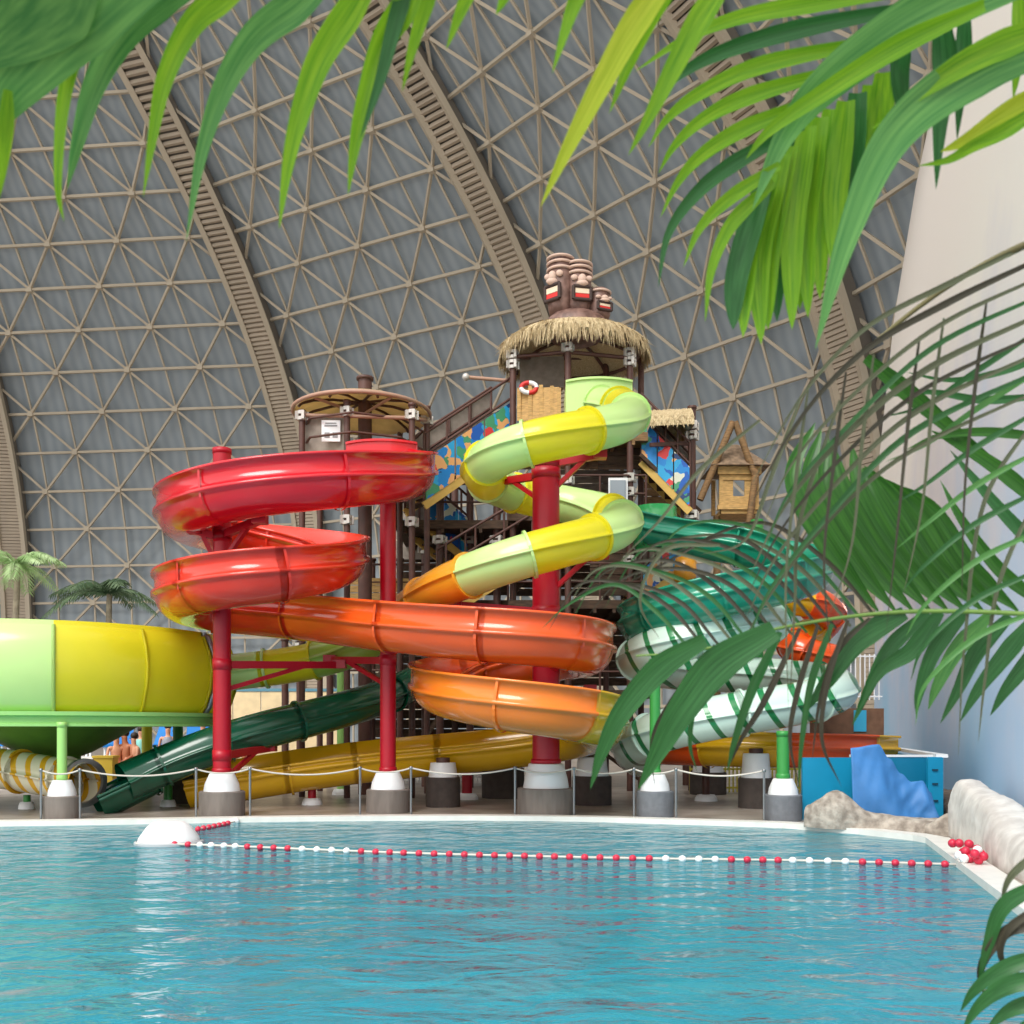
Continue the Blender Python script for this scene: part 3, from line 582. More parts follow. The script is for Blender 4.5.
# right frame post with thatch shed roof
RT=thing('thatched_shelter','small thatched shelter on brown posts at the foot of the right stair','shelter',(gx(690,26.5),26.5,DECK))
for px,Y in((692,26.2),(686,28.6),(655,28.6)):
    mb=MB(); post(mb,px,Y,None,408 if px==692 else 425,.1); mb.build('post',brownst,RT); clamps(RT,px,Y,(426,436,515),.1)
mb=MB(); A=at(648,430,25.9);B=at(692,428,25.9); n=12
prof=[(0.95*math.cos(PI*k/n),.62*math.sin(PI*k/n)) for k in range(n+1)]
vs=[];
for e in(A,B):
    for y,z in prof: vs.append(e+V(0,.6-y,z))
mb.add(vs,[(k,k+1,n+1+k+1,n+1+k) for k in range(n)]+[tuple(range(n+1)),tuple(range(n+1,2*n+2))],0,False)
for k in range(260):
    t=rd.random(); an=rd.uniform(0,PI); e=A.lerp(B,t); p=e+V(0,.6-.95*math.cos(an),.62*math.sin(an)+.02); q=p+V(rd.uniform(-.05,.05),-.12*math.cos(an) ,-.16+.1*math.sin(an)); mb.add([p+V(.02,0,0),p-V(.02,0,0),q],[(0,1,2)])
mb.build('thatch_roof',thatch,RT)
mb=MB(); mb.beam(at(650,445,25.9),at(692,443,26.2),.08,.1); mb.build('crossbeam',brownst,RT)
# stairs with painted panels
mm=bpy.data.materials.new('bright cartoon mural'); mm.use_nodes=True; nt=mm.node_tree; b=nt.nodes['Principled BSDF']; b.inputs['Roughness'].default_value=.5
tc=nt.nodes.new('ShaderNodeTexCoord'); nz=nt.nodes.new('ShaderNodeTexNoise'); nz.inputs['Scale'].default_value=3; nz.inputs['Detail'].default_value=2
mx=nt.nodes.new('ShaderNodeMixRGB'); mx.inputs[0].default_value=.35; nt.links.new(tc.outputs['Object'],nz.inputs['Vector']); nt.links.new(tc.outputs['Object'],mx.inputs[1]); nt.links.new(nz.outputs['Color'],mx.inputs[2])
vo=nt.nodes.new('ShaderNodeTexVoronoi'); vo.inputs['Scale'].default_value=5.5; nt.links.new(mx.outputs[0],vo.inputs['Vector'])
sx=nt.nodes.new('ShaderNodeSeparateColor'); nt.links.new(vo.outputs['Color'],sx.inputs[0]); rp=nt.nodes.new('ShaderNodeValToRGB'); rp.color_ramp.interpolation='CONSTANT'
cols=[(0,(24,130,206)),(.3,(40,160,214)),(.48,(20,90,180)),(.6,(216,60,60)),(.7,(230,170,110)),(.79,(70,150,110)),(.87,(214,214,196)),(.94,(30,60,110))]
rp.color_ramp.elements[0].color=s2l(cols[0][1]); rp.color_ramp.elements[1].position=cols[1][0]; rp.color_ramp.elements[1].color=s2l(cols[1][1])
for pos,c_ in cols[2:]: e=rp.color_ramp.elements.new(pos); e.color=s2l(c_)
nt.links.new(sx.outputs[0],rp.inputs[0]); nt.links.new(rp.outputs[0],b.inputs['Base Color'])
def stair(label,p0,p1,wid=1.0,mural=True,strm=None,mh=1.05):
    a,b_=at(*p0),at(*p1); root=thing('staircase',label,'staircase',(b_.x,b_.y,b_.z)); hd=V(b_.x-a.x,b_.y-a.y,0).normalized(); sd=V(-hd.y,hd.x,0)
    if sd.y<0: sd=-sd
    for s_ in(0,wid):
        mb=MB(); mb.beam(a+sd*s_,b_+sd*s_,.06,.2); mb.build('stringer',strm or ystr,root)
        mb=MB()
        for h in(1.05,1.6): mb.tube([a+sd*s_+V(0,0,h+.2),b_+sd*s_+V(0,0,h+.2)],.035,6)
        for k in range(5): p=a.lerp(b_,k/4)+sd*s_; mb.cyl(p,p+V(0,0,1.8),.03,n=8)
        mb.build('handrail',brownst,root)
    n=max(4,int(abs(a.z-b_.z)/.2)); mb=MB()
    for k in range(n): p=a.lerp(b_,(k+.5)/n)+sd*wid/2; mb.box(p+V(0,0,.03),(.26,wid,.04),math.atan2(hd.y,hd.x))
    mb.build('tread',dtimber,root)
    if mural:
        mb=MB(); k=3
        for j in range(k):
            p=a.lerp(b_,j/k+.012); q=a.lerp(b_,(j+1)/k-.012); o=-sd*.05
            vs=[p+o+V(0,0,.12),q+o+V(0,0,.12),q+o+V(0,0,mh+.1),p+o+V(0,0,mh+.1)]; vs+=[v+sd*.03 for v in vs]
            mb.add(vs,[(0,1,2,3),(7,6,5,4),(0,4,5,1),(1,5,6,2),(2,6,7,3),(3,7,4,0)])
        mb.build('mural_panel',mm,root)
        mb=MB(); p,q=a+sd*(wid+.06),b_+sd*(wid+.06); vs=[p+V(0,0,.1),q+V(0,0,.1),q+V(0,0,1.75),p+V(0,0,1.75)]; vs+=[v+sd*.02 for v in vs]; mb.add(vs,[(0,1,2,3),(7,6,5,4)]); mb.build('mesh_panel',netm,root)
    return root
stair('staircase with blue cartoon mural panels climbing from the canopied tower to the thatched tower',(512,445,26.4),(424,506,24.9))
stair('staircase with blue and red mural panels descending right of the thatched tower',(641,462,26.2),(690,512,26.0),1.0)
stair('shaded lower staircase with dark mural panels behind the tube spiral',(428,528,26.6),(472,565,27.6),.9)
stair('lower staircase with yellow stringer running under the pale tube section',(560,545,26.2),(446,615,25.2),.9,False)
stair('shaded staircase with red blue panels behind the teal slide',(642,600,25.6),(695,560,26.4),.9,True,None,.7)
# spiral tub barrel
mb=MB(); mb.lathe(at(684,585,26.2),[(0,0),(.3,0),(.34,.35),(.3,.7),(0,.7)],20); tag(mb.build('barrel',yorg),'amber barrel standing behind the teal slide','barrel')
# life ring
c=at(529,388,25.85); mb=MB(); n=24
pts=[c+V(.2*math.cos(2*PI*k/n),-.02,.13*math.sin(2*PI*k/n)) for k in range(n+1)]; 
mb.tube(pts[:7],.06,8,0); mb.tube(pts[6:13],.06,8,1); mb.tube(pts[12:19],.06,8,0); mb.tube(pts[18:],.06,8,1)
tag(mb.build('life_ring',[white,tred]),'red and white life ring resting on the plank panel of the tower','life ring')
root=thing('safety_pole','thin pole with pale end caps beside the upper stair','pole',at(470,392,26.2)); mb=MB(); mb.tube([at(465,377,26.2),at(512,381,26.4)],.05,8); mb.build('shaft',mat('pinkish brown pipe',(176,140,120)),root); mb=MB(); mb.ball(at(466,377,26.2),.1); mb.build('end_cap',clampm,root)
# tiki carving on the roof
TK=thing('tiki_carving','group of three brown carved wooden heads on the thatched roof top','carving',at(574,332,27))
mb=MB(); B0=at(574,332,27)
mb.ball(B0+V(.05,-.1,.05),(.9,.65,.5)); mb.build('rock_base',tikib,TK)
def head(cx,cz,w_,h,big,rz):
    root=thing('carved_head','x','x',(0,0,0)); del root['label']; del root['category']; root.parent=TK; c=B0+V(cx,-.05,cz)-parent_loc(TK)
    R=Matrix.Rotation(rz,3,'Z')
    def L(x,y,z): return c+R@V(x*w_,y*w_,z*h)+parent_loc(TK)
    mb=MB(); mb.lathe(L(0,0,0),[(0,0),(w_*.4,0),(w_*.47,h*.15),(w_*.5,h*.4),(w_*.46,h*.6),(w_*.45,h*.85),(w_*.36,h*.98),(0,h)],20); mb.build('head',tikib,root)
    mb=MB()
    for z in((.74,.84,.93) if big else (.86,)): 
        mb.tube([L(.47*math.cos(a*PI/12),-.47*math.sin(a*PI/12)-.02,z) for a in range(25)],w_*.055,6)
    mb.build('brow_band',tikil,root)
    mb=MB(); mb.ball(L(0,-.5,.58),(w_*.16,w_*.12,h*.1)); mb.ball(L(0,-.52,.5),(w_*.22,w_*.12,h*.06)); mb.build('nose',tikil,root)
    for s_ in(-1,1):
        mb=MB(); mb.ball(L(s_*.27,-.42,.62),(w_*.13,w_*.07,h*.055)); mb.build('eye',tikil,root)
    mb=MB(); 
    for a,b_ in(((-.32,.44),(.32,.44)),((.32,.44),(.32,.2)),((.32,.2),(-.32,.2)),((-.32,.2),(-.32,.44))): mb.tube([L(a[0],-.5,a[1]),L(b_[0],-.5,b_[1])],w_*.07,8)
    mb.build('lips',tikid,root)
    mb=MB(); mb.box(L(0,-.47,.36),(w_*.56,w_*.1,h*.09),rz); mb.build('teeth',mat('pale teeth paint',(226,206,180)),root)
    mb=MB(); mb.box(L(0,-.47,.27),(w_*.56,w_*.1,h*.07),rz); mb.build('mouth',tred,root)
head(.12,.42,.74,1.42,True,.2); head(-.36,.4,.74,1.62,True,-.7); head(.68,.3,.62,.82,False,.4)
# wooden hut on stilts at the right
HT=thing('lookout_hut','small wooden lookout hut on crossed poles beside the teal slide','hut',(gx(736,27),27,DECK)); Y=27.0
A0=at(717,500,Y); z0=CZ-(512-HZ)*Y/F; z1=CZ-(476-HZ)*Y/F; x0,x1=gx(717,Y),gx(752,Y)
for x in(x0,x1):
    for y in(Y-.5,Y+.5): mb=MB(); mb.beam((x,y,z0),(x,y,z1),.1,.1,up=(0,1,0)); mb.build('corner_post',bamboo,HT)
mb=MB(); mb.beam((x0-.1,Y-.55,z1),(x1+.1,Y-.55,z1),.14,.2); mb.build('lintel',bamboo,HT)
mb=MB(); mb.beam((x0-.1,Y-.55,z0),(x1+.1,Y-.55,z0),.12,.12); mb.build('sill_beam',bamboo,HT)

mb=MB(); mb.box(((x0+x1)/2,Y,z0-.1),(x1-x0,1.1,.12)); mb.box((x0+.17,Y-.5,(z0+z1)/2),(.3,.05,z1-z0)); mb.box((x1-.17,Y-.5,(z0+z1)/2),(.3,.05,z1-z0)); mb.box(((x0+x1)/2,Y-.53,z0+.15),(x1-x0,.05,.3)); mb.box(((x0+x1)/2,Y-.53,z1-.12),(x1-x0,.05,.25)); mb.build('wall_board',bamboo,HT)
mb=MB(); ap=at(733,425,Y); 
mb.add([V(x0-.3,Y-.8,z1+.1),V(x1+.3,Y-.8,z1+.1),V(x1+.3,Y+.8,z1+.1),V(x0-.3,Y+.8,z1+.1),V((x0+x1)/2-.1,Y,z1+.85),V((x0+x1)/2+.1,Y,z1+.85)],[(0,1,5,4),(1,2,5),(2,3,4,5),(3,0,4),(3,2,1,0)]); mb.build('thatch_roof',mat('dark thatch',(124,104,84),rough=.95,var=.3,scale=8),HT)
for a,b_ in(((733,422),(700,500)),((735,422),(756,478)),((756,470),(748,530))):
    mb=MB(); mb.tube([at(a[0],a[1],Y-.7),at(b_[0],b_[1],Y-.7)],.09,8); mb.build('pole',timber,HT)
mb=MB()
for x in(x0,x1):
    mb.cyl((x,Y,DECK),(x,Y,z0-.1),.1,n=10)
mb.build('stilt',timber,HT)
# ------------------------------------------------------------------ deck furniture: rope barrier
SP=[]
def edgeY(px):
    for (a,ya),(b_,yb) in zip(edge,edge[1:]):
        if a<=px<=b_: return ya+(yb-ya)*(px-a)/(b_-a)
wh=['beside the pale green leg','left of the dark column base','just right of the left red column','left of the middle red column','just right of the middle red column','left of the widest pedestal','right of the widest pedestal','left of the palm-hidden green column','right of the palm-hidden green column','beside the pedestal near the turquoise enclosure']
for i,px in enumerate((41,80,196,250,360,411,515,574,634,676,764)):
    Yp=edgeY(px)+.42; X=gx(px,Yp); lab=(['at far left, left of the pale green leg']+wh)[i]
    root=thing('barrier_post','thin steel rope post '+(['at far left before the striped tube','right of the pale green leg','left of the left red column']+wh[2:])[i],'post',(X,Yp,DECK),'rope barrier posts')
    mb=MB(); mb.cyl((X,Yp,DECK),(X,Yp,DECK+.92),.022,n=10); mb.build('shaft',steel,root)
    mb=MB(); mb.lathe((X,Yp,DECK+.86),[(.022,0),(.035,.01),(.035,.05),(.022,.06)],10); mb.build('rope_eye',steel,root)
    SP.append(V(X,Yp,DECK+.89))
rl={0:'at far left before the bowl leg',1:'from the bowl leg to the left red column',2:'in front of the left red column',3:'below the golden trough',4:'in front of the middle red column',5:'between the middle and thickest red columns',6:'in front of the widest pedestal',7:'left of the palm-hidden green column',8:'before the palm-hidden pedestal',9:'sagging deeply left of the turquoise enclosure'}
for i in range(len(SP)-1):
    a,b_=SP[i],SP[i+1]; sag=.05+.035*(b_-a).length; pts=[a.lerp(b_,k/16)-V(0,0,sag*4*(k/16)*(1-k/16)) for k in range(17)]
    mb=MB(); mb.tube(pts,.016,7); tag(mb.build('barrier_rope',rope_m),'pale barrier rope '+rl[i],'rope','barrier ropes')
# white buoy and float line
def roundbuoy():
    c=at(169,842,14.75); c.z=0; root=thing('buoy','white domed buoy floating near the left red column','buoy',(c.x,c.y,0))
    mb=MB(); mb.lathe((c.x,c.y,-.1),[(0,0),(.46,0),(.46,.1),(.42,.2),(.32,.34),(.24,.41),(.16,.43),(0,.43)],36); mb.build('body',white,root)
    mb=MB(); mb.lathe((c.x,c.y,-.02),[(.462,-.02),(.49,0),(.49,.05),(.46,.07)],36,0,False); mb.build('collar',mat('grey collar',(176,180,184),rough=.5),root)
roundbuoy()
FL=thing('float_line','red and white float line stretched across the pool from the buoy','float line',(0,13.5,0))
def onw(px,py): Y=CZ*F/(py-HZ); return V(gx(px,Y),Y,.03)
cp=[(136,846),(200,847),(400,855),(600,860),(800,863),(958,867)]; P=[p for p,_ in crom([onw(*p) for p in cp],ds=.05)]
mb=MB(); mb.tube(P[::4]+[P[-1]],.016,6); mb.build('rope',rope_m,FL)
acc=0; k=0; pat=[0]*4+[1]*4+[0]*4+[1]*4+[0]*20+[1]*4+[0]*4+[1]*4+[0]*12
last=P[0]
for i in range(1,len(P)):
    acc+=(P[i]-P[i-1]).length
    if acc>=.172:
        acc=0; m=pat[min(k,len(pat)-1)]; k+=1
        mb=MB(); t=(P[i]-P[i-1]).normalized(); mb.ball(P[i],(.05,.046,.046),12,8,0); mb.build('float',[floatr,floatw][m],FL)
rd=random.Random(5); hp=onw(963,868)
for j in range(22):
    t=rd.random(); e=V(6.15,14.75,0).lerp(V(4.64,9.07,0),.38+.14*t); p=e+V(rd.uniform(.02,.30),rd.uniform(-.2,.2),DECK+.03+.052+rd.choice([0,0,.08,.15])*(1-abs(t-.5)))
    mb=MB(); mb.ball(p,(.056,.056,.056),12,8); mb.build('float',floatr if rd.random()<.75 else floatw,FL)
RL=thing('float_line','short run of red floats from the buoy to the pool wall','float line',(-5,16,0))
P=[onw(198,831),onw(214,828),onw(228,825),onw(236,823)]; mb=MB(); mb.tube(P,.015,6); mb.build('rope',rope_m,RL); PP=[p for p,_ in crom(P,ds=.14)]
for p in PP[:-2]: mb=MB(); mb.ball(p,.05,10,6); mb.build('float',floatr,RL)
mb=MB(); mb.ball(PP[-1],.07,10,6); mb.build('float',floatw,RL)
# ------------------------------------------------------------------ turquoise enclosure, tarp, rocks
EN=thing('pool_enclosure','turquoise painted low enclosure at the right end of the pool','enclosure',(6.4,17.6,DECK))
def wallbox(a,b_,z0,z1,th,m,name,root):
    mb=MB(); vs=[V(a[0],a[1],z0),V(b_[0],b_[1],z0)]; d=(vs[1]-vs[0]).normalized(); n=V(-d.y,d.x,0)*th
    mb.add([V(a[0],a[1],z0),V(b_[0],b_[1],z0),V(b_[0],b_[1],z0)+n,V(a[0],a[1],z0)+n,V(a[0],a[1],z1),V(b_[0],b_[1],z1),V(b_[0],b_[1],z1)+n,V(a[0],a[1],z1)+n],[(3,2,1,0),(4,5,6,7),(0,1,5,4),(1,2,6,5),(2,3,7,6),(3,0,4,7)]); return mb.build(name,m,root)
wallbox((5.2,17.9),(6.25,17.9),DECK,1.17,.08,tealw,'front_panel',EN)
wallbox((6.2,18.3),(7.72,18.3),DECK,1.17,.08,mat('deeper turquoise panel',(6,118,156),rough=.45),'back_panel',EN)
wallbox((7.45,17.9),(7.72,17.9),DECK,1.18,.08,tealw,'end_post',EN)
mb=MB()
for z in(.95,.7,.4): mb.box((7.57,17.89,z),(.1,.03,.03)); mb.build('handle_slot',mat('dark slot',(20,60,80)),EN); mb=MB()
wallbox((7.66,18.0),(10.6,29.5),DECK,1.12,.07,tealw,'side_panel',EN)
mb=MB(); mb.beam((7.7,17.9,1.2),(10.66,29.5,1.2),.2,.06); mb.beam((6.2,18.34,1.19),(7.72,18.34,1.19),.1,.04); mb.build('capping_board',white,EN)
# tarp
mb=MB(); nu,nv=44,40; rd=random.Random(11); from mathutils import noise as mnoise; vs=[]
def tarph(u): # height profile along x
    pts=[(0,1.36),(.33,1.42),(.46,1.18),(.6,.92),(.72,.78),(.85,.8),(.95,.6),(1,.3)]
    for (a,ya),(b_,yb) in zip(pts,pts[1:]):
        if a<=u<=b_: t=(u-a)/(b_-a); t=t*t*(3-2*t); return ya+(yb-ya)*t
    return .3
X0,X1=gx(850,17.0),gx(935,17.0)
for i in range(nu+1):
    u=i/nu; h=tarph(u)
    for j in range(nv+1):
        v=j/nv
        if v<.6: t=v/.6; y=16.75+.22*t+.06*math.sin(9*u+4*t)*(1-t); z=.14+(h-.14)*t; 
        else: t=(v-.6)/.4; y=16.97+.5*t; z=h-.05*t*t
        fo=.05*mnoise.noise(V(u*3,v*3,1))+.035*abs(mnoise.noise(V(u*7-v*4,v*2.5+u*2,5)))+.02*math.sin(26*(u-v*.55))*max(0,1-v)*u
        x=X0+(X1-X0)*u+max(0,v-.6)*.5*(1-u); vs.append(V(x,y+fo,z+fo*.25))
mb.add(vs,[(i*(nv+1)+j,(i+1)*(nv+1)+j,(i+1)*(nv+1)+j+1,i*(nv+1)+j+1) for i in range(nu) for j in range(nv)],0,True)
o=mb.build('tarpaulin',tarpm); tag(o,'blue tarpaulin draped over a covered heap in front of the turquoise enclosure','tarpaulin')
md=o.modifiers.new('thickness','SOLIDIFY'); md.thickness=.012; md.offset=-1
def rock(name,label,path,heights,widths,m,seed,amp=.06,ny=14):
    rd=random.Random(seed); from mathutils import noise as nz_
    pts=[p for p,_ in crom(path,per=8)]; K=len(pts); mb=MB(); vs=[]
    def ip(a,t): x=t*(len(a)-1); i=min(int(x),len(a)-2); f=x-i; f=f*f*(3-2*f); return a[i]+(a[i+1]-a[i])*f
    for i,p in enumerate(pts):
        t=i/(K-1); h=ip(heights,t); wd=ip(widths,t); d=(pts[min(i+1,K-1)]-pts[max(i-1,0)]).normalized(); n=V(-d.y,d.x,0)
        for j in range(ny+1):
            a=PI*j/ny; sx=math.copysign(abs(math.cos(a))**.55,math.cos(a)); sz=abs(math.sin(a))**.6
            q=p+n*wd/2*sx+V(0,0,h*sz); nn=nz_.noise(q*2.2+V(seed,0,0))+.5*nz_.noise(q*6+V(0,seed,0)); q+=(n*sx+V(0,0,sz)).normalized()*nn*amp*(1 if 0<j<ny else 0); vs.append(q)
    mb.add(vs,[(i*(ny+1)+j,(i+1)*(ny+1)+j,(i+1)*(ny+1)+j+1,i*(ny+1)+j+1) for i in range(K-1) for j in range(ny)]+[tuple(range(ny+1)),tuple(range((K-1)*(ny+1),K*(ny+1)))],0,True)
    return tag(mb.build(name,m),label,'rock')
D=V(0,0,DECK)
rock('rock_wall','rough grey stone ledge before the tarpaulin, tallest at its left end',[V(5.0,16.75,DECK),V(5.35,16.45,DECK),V(5.9,16.2,DECK),V(6.5,15.8,DECK),V(6.75,15.5,DECK)],[.35,.62,.26,.22,.2],[.5,.6,.45,.45,.4],rockm,3,.05)
rock('rock','small brown stone between the ledge and the pale rock wall',[V(6.5,15.6,DECK),V(6.75,15.4,DECK),V(7.0,15.2,DECK)],[.15,.34,.3],[.4,.5,.4],rockm,9,.05)
rock('rock_wall','long smooth pale rock wall along the right pool edge',[V(6.98,15.6,DECK),V(6.85,15.0,DECK),V(6.45,13.3,DECK),V(6.0,11.4,DECK),V(5.5,9.2,DECK),V(4.95,7.2,DECK)],[.3,.86,.74,.44,.42,.4],[.3,.52,.6,.75,.7,.6],rockw,5,.05)
rock('rubble_bank','low brown rubble bank at the foot of the painted wall',[V(10.0,24,DECK),V(8.9,20.5,DECK),V(8.0,17.6,DECK),V(7.1,15.0,DECK),V(6.9,13.9,DECK)],[.15,.34,.3,.3,.2],[.4,.6,.6,.6,.3],mat('brown rubble',(112,96,84),rough=.95,var=.4,scale=9,bump=1),8,.1)
mb=MB(); mb.tube([V(7.0,13.6,.4),V(6.98,13.5,.75),V(6.9,13.45,1.0)],.015,6); tag(mb.build('pipe',white),'thin white pipe on the painted wall above the rubble','pipe')
# ------------------------------------------------------------------ background left: boards, loungers, people, palms
def fence(name,label,x0,x1,Y,ya,yb,m,pick=False,step=.12):
    root=thing(name,label,'fence',((gx(x0,Y)+gx(x1,Y))/2,Y,DECK)); X0,X1=gx(x0,Y),gx(x1,Y); za=CZ-(ya-HZ)*Y/F; zb=max(DECK,CZ-(yb-HZ)*Y/F)
    if pick:
        mb=MB(); x=X0
        while x<X1: mb.box((x,Y,(za+zb)/2),(.035,.035,za-zb)); x+=step
        mb.build('picket',m,root); mb=MB()
        for z in(za-.08,zb+.12): mb.beam((X0,Y,z),(X1,Y,z),.04,.05)
        mb.build('rail',m,root)
    else:
        mb=MB(); n=max(3,int((X1-X0)/.9)); 
        for k in range(n): mb.box((X0+(X1-X0)*(k+.5)/n,Y,(za+zb)/2),((X1-X0)/n*.97,.05,za-zb))
        mb.build('board',m,root); mb=MB(); mb.beam((X0,Y,za),(X1,Y,za),.1,.1); mb.build('top_rail',mat('blue grey rail',(90,140,160)),root)
fence('board_fence','cream board fence seen between the tube and the dark green slide',205,345,34,690,770,cream)
fence('picket_fence','white upright railings behind the widest pedestal',400,545,31,762,790,white,True)
fence('picket_fence','yellow picket fence under the striped tube near the enclosure',690,800,25.5,766,800,mat('yellow picket paint',(206,190,70)),True,.1)
fence('picket_fence','white balcony railings behind the zebra striped tube, beside the painted wall',846,882,34,654,700,white,True,.16)
WB=thing('planter_box','brown wooden planter wall behind the orange slide at right','planter',(gx(850,28),28,DECK)); mb=MB(); mb.box((gx(850,28),28.3,1.0),(1.9,.6,2.5)); mb.build('box',mat('brown boards',(116,84,64),rough=.8,var=.2,scale=4),WB); mb=MB(); mb.box((gx(861,27.9),27.98,1.9),(.35,.03,.6)); mb.build('panel',mat('sky sign',(60,170,210)),WB)
mb=MB(); x0_,x1_=gx(-80,30),gx(190,30); mb.box(((x0_+x1_)/2,31.4,.4),(x1_-x0_,4.6,.7)); struct(mb.build('floor_terrace',copem),'raised pale terrace under the blue loungers','floor')
def lounger(px,Y,rz,label,m=bluec):
    c=V(gx(px,Y),Y,.75); root=thing('sun_lounger',label,'sun lounger',c,'blue sun loungers'); R=Matrix.Rotation(rz,3,'Z')
    def L(x,y,z): return c+R@V(x,y,z)
    mb=MB(); mb.beam(L(0,-.9,.42),L(0,.35,.42),.7,.07); mb.build('seat',m,root)
    mb=MB(); mb.beam(L(0,.35,.42),L(0,.8,1.15),.7,.07); mb.build('backrest',m,root)
    for x in(-.3,.3):
        for y in(-.75,.3): mb=MB(); mb.beam(L(x,y,0),L(x,y,.4),.05,.05,up=(0,1,0)); mb.build('leg',white,root)
lounger(119,30.2,.25,'blue sun lounger behind the seated bathers, back raised'); lounger(158,30.2,-.2,'blue sun lounger right of the yellow green post'); lounger(98,31,.5,'blue sun lounger half hidden by the bowl underside')
lounger(8,32,.1,'blue sun lounger at far left under the bowl'); lounger(196,32,.2,'blue sun lounger beside the left red column')
FB=thing('low_wall','pale grey low wall beneath the bowl at left','wall',(gx(85,29),28.5,DECK)); mb=MB(); mb.box((gx(40,28),27.6,.45),(3.4,.4,.8)); mb.build('body',mat('pale grey plaster',(190,188,190),rough=.8,var=.1),FB); mb=MB(); mb.box((gx(40,28),27.6,.88),(3.5,.5,.06)); mb.build('coping',white,FB)
mb=MB(); mb.box(V(gx(106,26.5),26.5,DECK+.45),(.5,.4,.8)); mb.box(V(gx(106,26.5),26.5,DECK+.88),(.56,.46,.06)); tag(mb.build('storage_box',mat('yellow box plastic',(236,200,70),rough=.5)),'yellow storage box left of the seated bathers','box')
def person(px,Y,pose,rz,sk,label,top=None,bot=None,hair=hairm,sc_=1.0,seat=.42):
    X=gx(px,Y); root=thing('person',label,'person',(X,Y,DECK)); R=Matrix.Rotation(rz,3,'Z')
    if pose=='stand': J={'pel':(0,0,.92),'che':(0,0,1.25),'nec':(0,.0,1.45),'hea':(0,-.02,1.56),'he2':(0,-.02,1.68)}; legs=lambda s:[(s*.1,0,.86),(s*.11,-.02,.48),(s*.11,.02,.08),(s*.11,-.14,.04)]; arms=lambda s:[(s*.19,0,1.38),(s*.24,.02,1.1),(s*.2,-.12,.88),(s*.19,-.15,.8)]
    else:
        z=seat-.88; J={'pel':(0,0,.94+z),'che':(0,-.05,1.27+z),'nec':(0,-.07,1.46+z),'hea':(0,-.1,1.57+z),'he2':(0,-.1,1.69+z)}; legs=lambda s:[(s*.1,-.06,.9+z),(s*.13,-.46,.92+z),(s*.13,-.42,.08),(s*.13,-.56,.04)]; arms=lambda s:[(s*.19,-.06,1.4+z),(s*.25,-.12,1.12+z),(s*.17,-.36,.98+z),(s*.12,-.42,.97+z)]
    vs=[];ed=[];rad=[]
    def av(p,r): vs.append(R@V(*p)*sc_); rad.append(r*sc_); return len(vs)-1
    pel=av(J['pel'],.14); ch=av(J['che'],.15); ne=av(J['nec'],.06); h1=av(J['hea'],.085); h2=av(J['he2'],.08)
    ed+=[(pel,ch),(ch,ne),(ne,h1),(h1,h2)]
    for s in(-1,1):
        pr=pel
        for p,r in zip(legs(s),(.09,.065,.04,.03)): q=av(p,r); ed.append((pr,q)); pr=q
        pr=ch
        for p,r in zip(arms(s),(.055,.042,.032,.03)): q=av(p,r); ed.append((pr,q)); pr=q
    me=bpy.data.meshes.new('body'); me.from_pydata(vs,ed,[]); o=bpy.data.objects.new('body',me); COL.objects.link(o)
    md=o.modifiers.new('skin','SKIN'); md.use_smooth_shade=True; o.modifiers.new('sub','SUBSURF').levels=1; o.modifiers['sub'].render_levels=1
    for i,sv in enumerate(me.skin_vertices[0].data): sv.radius=(rad[i],rad[i]*.85); sv.use_root=(i==0)
    dg=bpy.context.evaluated_depsgraph_get(); dg.update(); m2=bpy.data.meshes.new_from_object(o.evaluated_get(dg)); bpy.data.objects.remove(o)
    m2.name='body'; m2.materials.clear(); m2.materials.append(sk); o=bpy.data.objects.new('body',m2); COL.objects.link(o); o.parent=root
    hp=root.location+R@V(*J['he2'])*sc_
    mb=MB(); mb.ball(hp+R@V(0,.03,.02)*sc_,(.105*sc_,.115*sc_,.1*sc_)); mb.build('hair',hair,root)
    mb=MB()
    for s in(-1,1): mb.ball(hp+R@V(s*.035,-.085,-.05)*sc_,.012*sc_)
    mb.build('eye',hairm,root)
    mb=MB(); mb.ball(hp+R@V(0,-.1,-.08)*sc_,(.014,.02,.02)); mb.build('nose',sk,root)
    if top:
        mb=MB(); a=root.location+R@V(*J['pel'])*sc_; b_=root.location+R@V(*J['che'])*sc_; c=root.location+R@V(*J['nec'])*sc_
        mb.tube([a+V(0,0,.05),a.lerp(b_,.5),b_,b_.lerp(c,.7)],[.165*sc_,.165*sc_,.18*sc_,.12*sc_],14); mb.build('shirt',top,root)
    if bot:
        mb=MB(); a=root.location+R@V(*J['pel'])*sc_; mb.ball(a-V(0,0,.03),(.185*sc_,.17*sc_,.15*sc_)); mb.build('swimwear',bot,root)
B_=mat('navy swimwear',(40,50,90)); R_=mat('coral swimwear',(220,110,90)); W_=mat('white shirt cloth',(236,236,238)); G_=mat('mint shirt cloth',(140,214,206))
BN=thing('bench','pale bench under the seated bathers beneath the bowl','bench',(gx(127,27.2),27.2,DECK)); mb=MB(); mb.box((gx(127,27.2),27.3,.42),(1.9,.45,.07)); mb.build('seat',timber,BN)
for x in(112,142): mb=MB(); mb.box((gx(x,27.2),27.3,.22),(.1,.4,.32)); mb.build('leg',greym,BN)
person(116,27.2,'sit',.5,skinA,'seated bather with bare shoulders and coral swimwear, leftmost on the bench',None,R_,hairm,1.0,.6)
person(127,27.3,'sit',-.3,skinB,'seated bather in the middle of the bench with dark hair',None,B_,hairm,1.05,.6)
person(137,27.2,'sit',-.8,skinA,'seated bather at the right end of the bench beside the yellow green post',None,mat('purple swimwear',(120,70,130)),hairm,1.0,.6)
